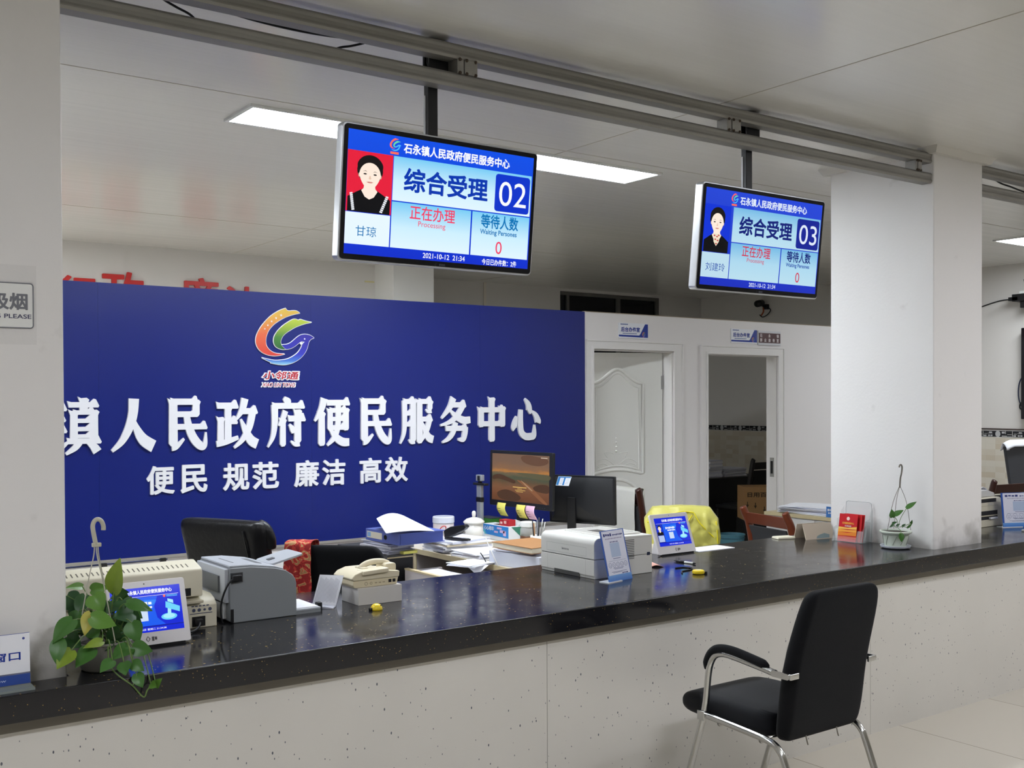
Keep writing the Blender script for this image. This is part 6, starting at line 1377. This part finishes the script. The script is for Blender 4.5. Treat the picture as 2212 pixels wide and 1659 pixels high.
for k, (dx, dy, hx, hy, hh, m) in enumerate(((-.012, .004, -.03, .0, .185, dk), (.0, .012, -.006, .02, .17, mat('pencil_wood', (160, 110, 66), rough=.5)), (.010, .0, .02, .004, .20, dk), (.012, -.01, .045, -.02, .175, steel), (-.004, -.012, -.012, -.02, .19, mat('pen_grey', (120, 122, 130), rough=.4)), (.016, .006, .05, .01, .19, steel))):
    MB().tube([(CC[0] + dx, CC[1] + dy, CC[2] + .012), (CC[0] + hx, CC[1] + hy, CC[2] + hh)], .0036, 8).build('pen', m, t, smooth=True)
t = thing('archive_box', 'white paper ream box under the brown notebook', 'box', (3.36, 4.42, .751))
MB(rotz((3.345, 4.44, 0), .12)).box(-.13, .145, -.19, .19, .751, .822).build('box_body', mat('ream_white', (206, 210, 222), rough=.5), t, bevel=.002)
sheet_stack('paper_stack', 'thin layer of white sheets between the ream box and the brown notebook', (3.36, 4.43), .10, .26, .35, .8225, 2, .005, .3, 21, pm[:2], curl=.004)
t = thing('notebook', 'thick brown-covered notebook on top of the white ream box', 'notebook', (3.34, 4.44, .837))
M = rotz((3.345, 4.44, 0), .02)
MB(M).box(-.13, .13, -.165, .165, .8385, .864).build('pages', ivory, t, bevel=.001)
MB(M).box(-.135, .135, -.17, .17, .864, .867).build('brown_cover', mat('notebook_brown', (166, 120, 76), rough=.6, var=.08, vscale=12), t)
MB(M).box(-.135, .135, -.17, .17, .837, .8385).build('back_cover', mat('notebook_brown', (0, 0, 0)), t)
cable('white_cable', [(3.24, 4.70, .875), (3.205, 4.66, .885), (3.175, 4.60, .865), (3.165, 4.53, .80), (3.172, 4.50, .752)], .003, 'white cable trailing over the desk edge beside the white ream box', m=mat('white_cable', (206, 204, 200), rough=.4))
cable('black_cable', [(3.225, 4.74, .79), (3.195, 4.69, .795), (3.176, 4.63, .775), (3.170, 4.60, .752)], .003, 'black cable curling beside the white ream box on the desk')

# document camera column
t = thing('document_camera', 'grey and black document camera column against the blue board', 'camera', (3.80, 5.64, .751))
gcam = mat('silver_grey_plastic', (158, 162, 170), rough=.35, metal=.3)
MB().box(3.70, 3.845, 5.58, 5.70, .751, .768).build('camera_base', dk, t, bevel=.003)
MB().box(3.822, 3.846, 5.612, 5.660, .768, .965).build('lower_column', gcam, t, bevel=.003)
MB().box(3.820, 3.848, 5.608, 5.664, .965, 0.995).build('column_clamp', dk, t, bevel=.003)
MB().box(3.822, 3.846, 5.612, 5.660, .995, 1.072).build('upper_column', gcam, t, bevel=.003)
MB().box(3.815, 3.850, 5.56, 5.69, 1.072, 1.086).build('camera_arm', dk, t, bevel=.003)
MB().box(3.820, 3.848, 5.605, 5.665, 1.098, 1.138).build('camera_head', gcam, t, bevel=.004)
MB().box(3.828, 3.842, 5.625, 5.65, 1.086, 1.10).build('head_joint', dk, t)
MB().box(3.816, 3.821, 5.618, 5.640, 1.102, 1.132).build('head_slot', dk, t)

# monitors
def monitor(label, M, w_, h_, rim, stand_z, screen=None):
    t = thing('monitor', label, 'monitor', M @ Vector((w_ / 2, 0, 0)))
    return t
scrm = mat('monitor_black', (24, 25, 28), rough=.42)
t = thing('monitor', 'lit monitor with a sunset beach wallpaper and paper notes along its lower edge', 'monitor', (3.93, 5.33, .751))
M1 = frame((3.90, 5.625, .945), (.06, -.998, 0), (0.02, 0, 1))
MW, MH = .605, .350
MB(M1).prism(rrect(0, MW, 0, MH, .008), -.020, 0).build('monitor_case', scrm, t, bevel=.003)
sun = mat('beach_sunset_display', (120, 80, 52), emit=1.0, rough=.25, spec=.2)
nt, bs = nodes_of(sun); L = nt.links
tc = nt.nodes.new('ShaderNodeTexCoord'); sp = nt.nodes.new('ShaderNodeSeparateXYZ'); L.new(tc.outputs['Generated'], sp.inputs[0])
mpn = nt.nodes.new('ShaderNodeMapping'); mpn.inputs['Scale'].default_value = (1, 3.0, 5.5); L.new(tc.outputs['Generated'], mpn.inputs['Vector'])
nz = nt.nodes.new('ShaderNodeTexNoise'); nz.inputs['Scale'].default_value = 1.0; nz.inputs['Detail'].default_value = 8; nz.inputs['Roughness'].default_value = .6; L.new(mpn.outputs['Vector'], nz.inputs['Vector'])
ad = nt.nodes.new('ShaderNodeMath'); ad.operation = 'MULTIPLY_ADD'; ad.inputs[1].default_value = .22; L.new(nz.outputs['Fac'], ad.inputs[0]); L.new(sp.outputs['Z'], ad.inputs[2])
rp = nt.nodes.new('ShaderNodeValToRGB'); L.new(ad.outputs[0], rp.inputs['Fac'])
for p, c in ((.0, (84, 54, 36)), (.25, (112, 70, 44)), (.42, (120, 82, 56)), (.52, (92, 74, 52)), (.62, (74, 80, 60)), (.70, (110, 92, 66)), (.735, (176, 118, 56)), (.80, (132, 96, 66)), (.95, (116, 90, 72))):
    e = rp.color_ramp.elements.new(p); e.color = lin(c)
rp.color_ramp.elements.remove(rp.color_ramp.elements[-1]); rp.color_ramp.elements.remove(rp.color_ramp.elements[0])
L.new(rp.outputs['Color'], bs.inputs['Emission Color'])
s = MB(M1).rect(.024, MW - .03, .036, MH - .020, .0005).build('screen', sun, t)
rock = em('rock_brown', (76, 52, 36)); rock2 = em('cloud_brown', (98, 68, 50)); path_m = em('sand_tan', (134, 88, 58)); sea = em('sea_green', (88, 84, 60)); wave = em('foam_tan', (168, 136, 104))
SX = lambda u: .024 + u * (MW - .054); SY = lambda v: .036 + v * (MH - .056)
def blob(pts, m, nm, z=.0009): MB(M1).flat([(p.x, p.y) for p in smooth_path([(SX(a), SY(c)) for a, c in pts], 4, closed=True)], z).build(nm, m, s)
blob([(.52, .95), (.62, .99), (.80, .97), (.97, .92), (.96, .83), (.82, .78), (.66, .80), (.55, .86)], rock2, 'cloud_shape')
blob([(.45, .60), (.60, .62), (.99, .60), (.99, .50), (.72, .52)], sea, 'sea_shape')
blob([(.02, .52), (.14, .56), (.30, .50), (.42, .44), (.40, .38), (.28, .42), (.12, .46), (.02, .44)], rock, 'rock_shape')
blob([(.74, .34), (.86, .40), (.99, .38), (.99, .24), (.84, .24), (.75, .28)], rock, 'rock_shape')
blob([(.10, .16), (.24, .24), (.40, .20), (.52, .10), (.46, .02), (.28, .01), (.14, .05)], rock, 'rock_shape')
blob([(.45, .46), (.56, .36), (.72, .20), (.90, .02), (.97, .02), (.78, .24), (.62, .40)], path_m, 'shore_shape')
blob([(.52, .46), (.60, .36), (.70, .26), (.72, .27), (.60, .39)], wave, 'foam_shape', .0012)
goldt = em('caption_gold', (226, 186, 104))
for k, (a, c) in enumerate(((.38, .62), (.46, .54), (.42, .60), (.44, .56))): MB(M1).rect(SX(a), SX(c), SY(.300 - .030 * k), SY(.310 - .030 * k + (.006 if k == 0 else 0)), .0013).build('caption_line', goldt, s)
MB(M1).rect(SX(.86), SX(.97), SY(.945), SY(.96), .0013).build('clock_line', em('clock_pale', (210, 190, 170)), s)
MB().box(3.94, 3.975, 5.27, 5.39, .77, 1.05).build('stand_neck', scrm, t, bevel=.004)
MB().prism([(p[0], p[1]) for p in rrect(3.885, 4.02, 5.22, 5.44, .03)], .751, .768).build('stand_foot', scrm, t, bevel=.004)
b = MB(M1)
for k in range(5): b.rect(MW - .16 + .022 * k, MW - .152 + .022 * k, .012, .0145, .0006)
b.build('buttons', mat('button_grey', (90, 92, 98), rough=.5), t)
def sticky(x0, m, label, ln=3):
    o = MB(M1).grid(lambda u, v: (x0 + .085 * u + .022 * v, .020 - .082 * v, .002 + .014 * math.sin(PI * v * 1.2) + .006 * u * v), 6, 10).build('sticky_note', m, smooth=True, solid=.0006, loc=M1 @ Vector((x0, 0, 0)), soff=0)
    tag(o, label, 'note', 'notes stuck on the monitor edge')
    for k in range(ln): MB(M1).grid(lambda u, v: (x0 + .018 + .006 * k + .045 * u, .020 - .082 * (.42 + .17 * k) - .003 * v, .002 + .014 * math.sin(PI * (.42 + .17 * k) * 1.2) + .0012), 2, 1).build('handwriting', mat('ink_black', (70, 64, 52), rough=.6), o)
sticky(.085, mat('sticky_yellow', (0, 0, 0)), 'yellow handwritten note hanging from the lit monitor, next to the document camera')
sticky(.275, mat('sticky_yellow', (0, 0, 0)), 'yellow handwritten note hanging from the lit monitor, next to the pink note')
sticky(.365, mat('sticky_pink', (222, 180, 204), rough=.6), 'pink handwritten note hanging from the lit monitor')
tag(MB().box(3.985, 3.99, 5.065, 5.105, 1.08, 1.168).build('paper_strip', mat('mint_paper', (176, 214, 214), rough=.6), loc=(3.985, 5.08, 1.08)), 'pale mint paper strip stuck at the edge of the lit monitor', 'note')
t = thing('monitor', 'black monitor seen from behind with a blue and white sticker on its top edge', 'monitor', (4.28, 5.1, .751))
dv = Vector((.389, -.921, 0)).normalized()
M2 = frame((4.145, 5.312, .845), dv, (-.02, -.008, 1)); W2, H2 = .455, .298
MB(M2).prism(rrect(0, W2, 0, H2, .006), -.025, 0).build('monitor_case', scrm, t, bevel=.002)
MB(M2).add([(.012, .01, 0), (W2 - .012, .01, 0), (W2 - .012, H2 - .01, 0), (.012, H2 - .01, 0), (.05, .05, .032), (W2 - .12, .05, .032), (W2 - .12, H2 - .085, .032), (.05, H2 - .085, .032)],
           [(4, 5, 6, 7), (0, 1, 5, 4), (1, 2, 6, 5), (2, 3, 7, 6), (3, 0, 4, 7), (3, 2, 1, 0)]).build('rear_shell', scrm, t, bevel=.002)
MB(M2).box(.15, .205, -.095, .165, .030, .050).build('stand_neck', scrm, t, bevel=.003)
MB(M2).box(.06, .30, -.087, -.077, -.05, .10).build('stand_foot', scrm, t, bevel=.003)
SK = M2 @ frame((.062, H2 - .064, .0285), (1, 0, 0), (.10, .9, -.43))
MB(SK).box(0, .092, 0, .062, -.001, .0008).build('sticker', mat('sticker_white', (222, 226, 230), rough=.4), t)
b = MB(SK); b.rect(.002, .018, .003, .059, .0012); b.rect(.044, .056, .003, .059, .0012); b.rect(.002, .09, .052, .060, .0012); b.build('sticker_blue', mat('sticker_blue', (42, 120, 186), rough=.4), t)
b = MB(SK)
for k in range(4): b.rect(.024, .040, .012 + .010 * k, .015 + .010 * k, .0012); b.rect(.062, .084, .012 + .010 * k, .015 + .010 * k, .0012)
b.build('sticker_print', mat('print_grey', (0, 0, 0)), t)
# ------------------------------------------------------------------ the bay past the white pillar
t = thing('laser_printer', 'cream printer with a dark output slot in the bay past the white pillar', 'printer', (6.12, 3.75, H))
MB().prism([(5.92, H), (6.325, H), (6.33, .99), (6.29, 1.005), (5.92, 1.005)], 3.56, 3.93, axis='y').build('body', mat('cream_plastic', (0, 0, 0)), t, bevel=.004)
MB().prism([(5.93, 1.005), (6.31, 1.005), (6.30, 1.028), (6.22, 1.048), (5.95, 1.035)], 3.60, 3.92, axis='y').build('top_cover', mat('cover_grey', (198, 198, 196), rough=.4), t, bevel=.004)
PF = frame((5.92, 3.5595, H), (1, 0, 0), (0, 0, 1))
MB(PF).rect(.02, .33, .150, .172, .0006).build('output_slot', mat('slot_black', (30, 30, 34), rough=.6), t)
MB(PF).box(.10, .345, .045, .098, -.001, .0008).build('paper_bay', mat('slot_black', (0, 0, 0)), t)
MB(PF).box(.10, .345, .066, .072, 0, .006).build('bay_bar', mat('cream_shade', (0, 0, 0)), t)
MB(PF).box(.25, .33, .048, .058, 0, .012).build('paper_edge', white_pap, t)
b = MB(PF); b.rect(.03, .35, .128, .1292, .0006); b.rect(.348, .3492, .03, .128, .0006); b.build('panel_lines', mat('cream_line', (150, 142, 118), rough=.6), t)
text('brand_text', 'Laser', mat('print_grey', (0, 0, 0)), t, PF, .24, .29, .134, .146, .0008)
o = MB().grid(lambda u, v: (6.22 + .10 * u, 3.64 + .24 * v, 1.044 + .020 * math.sin(PI * (.2 + .8 * u)) - .03 * u * u), 10, 10).build('paper_sheet', white_pap, smooth=True, solid=.0015, soff=0, loc=(6.27, 3.76, 1.04))
tag(o, 'curled white sheet coming out of the cream printer in the tiled bay', 'paper')
tag(MB().box(6.10, 6.118, 3.30, 3.318, H, H + .012).build('eraser', mat('white_plastic', (0, 0, 0)), loc=(6.11, 3.31, H), bevel=.003), 'tiny white block on the counter past the white pillar', 'eraser')
wooden_chair('dark wooden chair whose top rail shows over the cream printer in the tiled bay', (8.36, 4.62), (.985, -.12), .56, wood_d, grey_up, top=.955, fwd=1)
t = thing('office_desk', 'desk in the tiled bay carrying the dark monitor', 'desk', (9.3, 5.1, 0))
MB().box(8.95, 9.90, 4.70, 5.40, .722, .75).build('desk_top', desk_top, t, bevel=.002)
for x in (8.97, 9.86): MB().box(x, x + .025, 4.72, 5.38, 0, .722).build('side_panel', dgrey, t)
t = thing('monitor', 'dark monitor seen from behind in the tiled bay, white sheet over its top', 'monitor', (9.35, 5.0, .751))
MM = frame((9.075, 5.03, .86), (.985, -.17, 0), (-.06, .12, 1))
MB(MM).prism(rrect(0, .50, 0, .335, .010), -.03, 0).build('monitor_case', mat('monitor_grey', (52, 54, 60), rough=.4), t, bevel=.004)
MB(MM).box(.004, .04, .300, .312, 0, .002).build('case_label', mat('print_grey', (0, 0, 0)), t)
MB(MM).box(.21, .29, -.10, .12, -.045, -.03).build('stand_neck', scrm, t, bevel=.003)
MB(MM).box(.13, .37, -.096, -.086, -.12, .06).build('stand_foot', scrm, t, bevel=.003)
o = MB(MM).grid(lambda u, v: (-.02 + .50 * u,   .336 + .026 * math.sin(PI * v) - .038 * abs(2 * v - 1) ** 2 + .03 * min(1, u * 6), -.045 + .075 * v), 10, 12).build('paper_sheet', white_pap, smooth=True, solid=.002, soff=0, loc=MM @ Vector((.2, .34, 0)))
tag(o, 'white sheet folded over the top of the dark monitor in the tiled bay', 'paper')
cable('monitor_cable', [(9.93, 5.46, 1.2), (9.90, 5.45, 1.02), (9.80, 5.40, .86), (9.70, 5.37, .76)], .004, 'grey cable hanging down the tiled wall beside the dark monitor', m=mat('cable_grey', (120, 116, 108), rough=.5))
# wall television, bracket box, router
t = thing('television', 'black flat television on the tiled wall at the picture edge', 'television', (9.90, 4.85, 1.42))
MB().box(9.845, 9.90, 4.30, 5.364, 1.42, 2.282).build('television_case', bezel_m, t, bevel=.006)
MB().box(9.842, 9.846, 4.33, 5.335, 1.45, 2.255).build('screen', mat('screen_off', (10, 11, 14), rough=.1), t)
MB().box(9.90, 9.94, 4.6, 5.05, 1.65, 2.05).build('wall_mount', blk_metal, t)
t = thing('set_top_shelf', 'black box on a wall bracket above the television', 'bracket', (9.86, 5.2, 2.48))
MB().box(9.78, 9.94, 4.90, 5.42, 2.532, 2.60).build('shelf_box', blk_metal, t, bevel=.004)
MB().box(9.80, 9.94, 5.05, 5.35, 2.47, 2.532).build('bracket_plate', blk_metal, t, bevel=.004)
MB().box(9.85, 9.92, 5.10, 5.24, 2.30, 2.47).build('bracket_arm', blk_metal, t, bevel=.004)
MB().box(9.78, 9.85, 5.36, 5.455, 2.54, 2.575).build('cable_gland', blk_metal, t, bevel=.003)
t = thing('wifi_router', 'small white router with a thin antenna on the black bracket box', 'router', (9.86, 5.2, 2.60))
MB().box(9.80, 9.92, 5.02, 5.36, 2.6005, 2.628).build('router_case', white_pl, t, bevel=.006)
MB().tube([(9.86, 5.32, 2.62), (9.86, 5.345, 2.74)], .004, 8).build('antenna', dk, t, smooth=True)
cable('wall_cable', [(9.92, 5.90, 2.49), (9.93, 5.75, 2.535), (9.93, 5.60, 2.565), (9.90, 5.47, 2.562), (9.85, 5.455, 2.558)], .006, 'black cable running along the wall into the bracket box', )
cable('television_cable', [(9.93, 5.37, 1.86), (9.92, 5.42, 1.76), (9.92, 5.425, 1.62), (9.925, 5.39, 1.52), (9.93, 5.36, 1.47)], .006, 'dark blue cable looping out at the edge of the wall television', m=mat('cable_blue', (34, 44, 72), rough=.5))
cable('television_cable', [(9.93, 5.36, 1.60), (9.92, 5.405, 1.57), (9.92, 5.41, 1.52), (9.93, 5.36, 1.49)], .007, 'short black cable bundle at the lower corner of the wall television')
struct(MB().box(9.925, 9.934, 5.26, 5.345, .80, 1.42).build('trim_9', mat('cable_trunk', (148, 144, 138), rough=.5)))
struct(MB().tube([(9.932, 5.95, 1.322), (9.932, 5.2, 1.316), (9.932, 4.0, 1.322)], .006, 8).build('trim_10', mat('cable_brown', (76, 62, 56), rough=.5), smooth=True))

# ------------------------------------------------------------------ inside the dark room
t = thing('security_camera', 'small dark security camera with loose wires under the screen showing 03', 'camera', (9.90, 8.52, 2.70))
MB().box(9.89, 9.94, 8.49, 8.55, 2.69, 2.75).build('wall_foot', blk_metal, t, bevel=.004)
MB().tube([(9.90, 8.52, 2.72), (9.84, 8.52, 2.74)], .014, 10).build('camera_arm', blk_metal, t, smooth=True)
MB().tube([(9.74, 8.50, 2.745), (9.86, 8.54, 2.765)], .040, 16).build('camera_body', blk_metal, t, smooth=True)
MB().tube(smooth_path([(9.90, 8.46, 2.70), (9.88, 8.42, 2.67), (9.88, 8.47, 2.62), (9.89, 8.55, 2.60), (9.90, 8.60, 2.63)], 5), .006, 8).build('loose_wire', cable_m, t, smooth=True)
MB().tube(smooth_path([(9.89, 8.54, 2.71), (9.87, 8.52, 2.66), (9.88, 8.56, 2.62)], 5), .009, 8).build('loose_wire', mat('orange_wire', (168, 78, 40), rough=.5), t, smooth=True)
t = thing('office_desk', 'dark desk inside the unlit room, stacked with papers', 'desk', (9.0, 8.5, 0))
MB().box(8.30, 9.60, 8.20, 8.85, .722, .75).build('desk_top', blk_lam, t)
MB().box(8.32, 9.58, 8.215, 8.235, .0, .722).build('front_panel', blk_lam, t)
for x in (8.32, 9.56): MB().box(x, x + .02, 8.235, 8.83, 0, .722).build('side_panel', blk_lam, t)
sheet_stack('paper_stack', 'tall pile of papers on the dark desk seen through the doorway', (8.80, 8.46), .05, .24, .34, .751, 12, .0165, .10, 31, pm[:2], curl=.003)
sheet_stack('paper_stack', 'lower pile of papers on the dark desk, beside the tall one', (9.15, 8.46), .0, .37, .30, .751, 8, .0105, .12, 33, pm[:2], curl=.006)
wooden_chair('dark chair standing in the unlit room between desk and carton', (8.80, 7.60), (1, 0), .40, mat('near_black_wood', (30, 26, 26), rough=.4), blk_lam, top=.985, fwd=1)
CF0 = Matrix(((.81, .587, 0, 8.175), (-.587, .81, 0, 7.30), (0, 0, 1, 0), (0, 0, 0, 1)))
tag(MB(CF0).box(-.01, .44, 0, .36, 0, .40).build('storage_box', blk_lam, loc=(8.4, 7.4, 0), bevel=.004), 'low dark box under the brown carton in the unlit room', 'box')
t = thing('carton', 'brown cardboard carton standing in the doorway of the unlit room', 'carton', (8.45, 7.36, .40))
card = mat('corrugated_card', (168, 128, 84), rough=.75, var=.06, vscale=10)
MB(CF0).box(0, .42, .01, .35, .4005, .735).build('carton_body', card, t, bevel=.003)
MB(CF0).add([(0.10, .01, .735), (.42, .01, .735), (.42, .10, .762), (.12, .10, .750)], [(0, 1, 2, 3)]).build('carton_flap', card, t, solid=.003)
CF = CF0 @ frame((0, .009, .4005), (1, 0, 0), (0, 0, 1))
text('carton_text', '日用百货箱', mat('carton_ink', (60, 48, 34), rough=.7), t, CF, .03, .36, .235, .285, .0006, bold=.02)
for x, y in ((.03, .13), (.11, .12), (.20, .08)): MB(CF).flat([(x, y), (x + .014, y + .03), (x + .004, y + .03), (x + .004, y + .06), (x - .004, y + .06), (x - .004, y + .03), (x - .014, y + .03)], .0006).build('handling_mark', mat('carton_ink', (0, 0, 0)), t)
t = thing('waste_bin', 'teal plastic waste bin by the doorway behind the yellow raincoat', 'bin', (7.37, 6.74, 0))
teal_p = mat('teal_plastic', (84, 138, 156), rough=.45)
MB().lathe([(.085, 0), (.09, .005), (.118, .372), (.125, .375), (.125, .385), (.115, .385), (.111, .37), (.083, .02), (0, .015)], (7.37, 6.74, 0), 36).build('bin_body', teal_p, t, smooth=False, bevel=.001)
MB().lathe([(.118, .345), (.123, .350), (.123, .357), (.119, .36)], (7.37, 6.74, 0), 36).build('rim_band', mat('teal_dark', (62, 108, 126), rough=.5), t)

# ------------------------------------------------------------------ cabinet by the partition
t = thing('side_cabinet', 'pale side cabinet with a round lock against the partition, papers on top', 'cabinet', (6.5, 4.8, 0))
MB().box(6.20, 6.75, 4.30, 5.32, 0, .755).build('cabinet_body', mat('cabinet_white', (214, 212, 208), rough=.4), t, bevel=.002)
MB().box(6.185, 6.76, 4.285, 5.335, .755, .78).build('cabinet_top', maple, t, bevel=.002)
for y0, y1 in ((4.88, 5.30), (4.32, 4.86)):
    d = MB().box(6.19, 6.20, y0, y1, .03, .748).build('cabinet_door', mat('cabinet_white', (0, 0, 0)), t, bevel=.002)
    MB(frame((6.19, y0 + (y1 - y0) * .55, .70), (0, -1, 0), (0, 0, 1))).prism([(.014 * math.cos(2 * PI * i / 16), .014 * math.sin(2 * PI * i / 16)) for i in range(16)], 0, .006).build('lock', mat('lock_grey', (90, 88, 84), rough=.3, metal=.7), d)
sheet_stack('paper_stack', 'white papers heaped on the pale side cabinet beside the white pillar', (6.40, 4.98), .12, .34, .50, .7805, 7, .0075, .25, 41, pm[:4], curl=.016)
t = thing('upright_notice', 'small blue notice standing at the front of the pale side cabinet', 'notice', (6.205, 4.68, .78))
NF = frame((6.205, 4.79, .7805), (0, -1, 0), (.05, 0, 1))
MB(NF).box(0, .16, 0, .075, -.004, 0).build('plate', mat('notice_blue', (70, 126, 196), rough=.4), t)
blobs('notice_text', 4, sign_white, t, NF, .012, .075, .045, .060, .0008)
blobs('notice_text', 4, sign_white, t, NF, .018, .07, .026, .036, .0008)
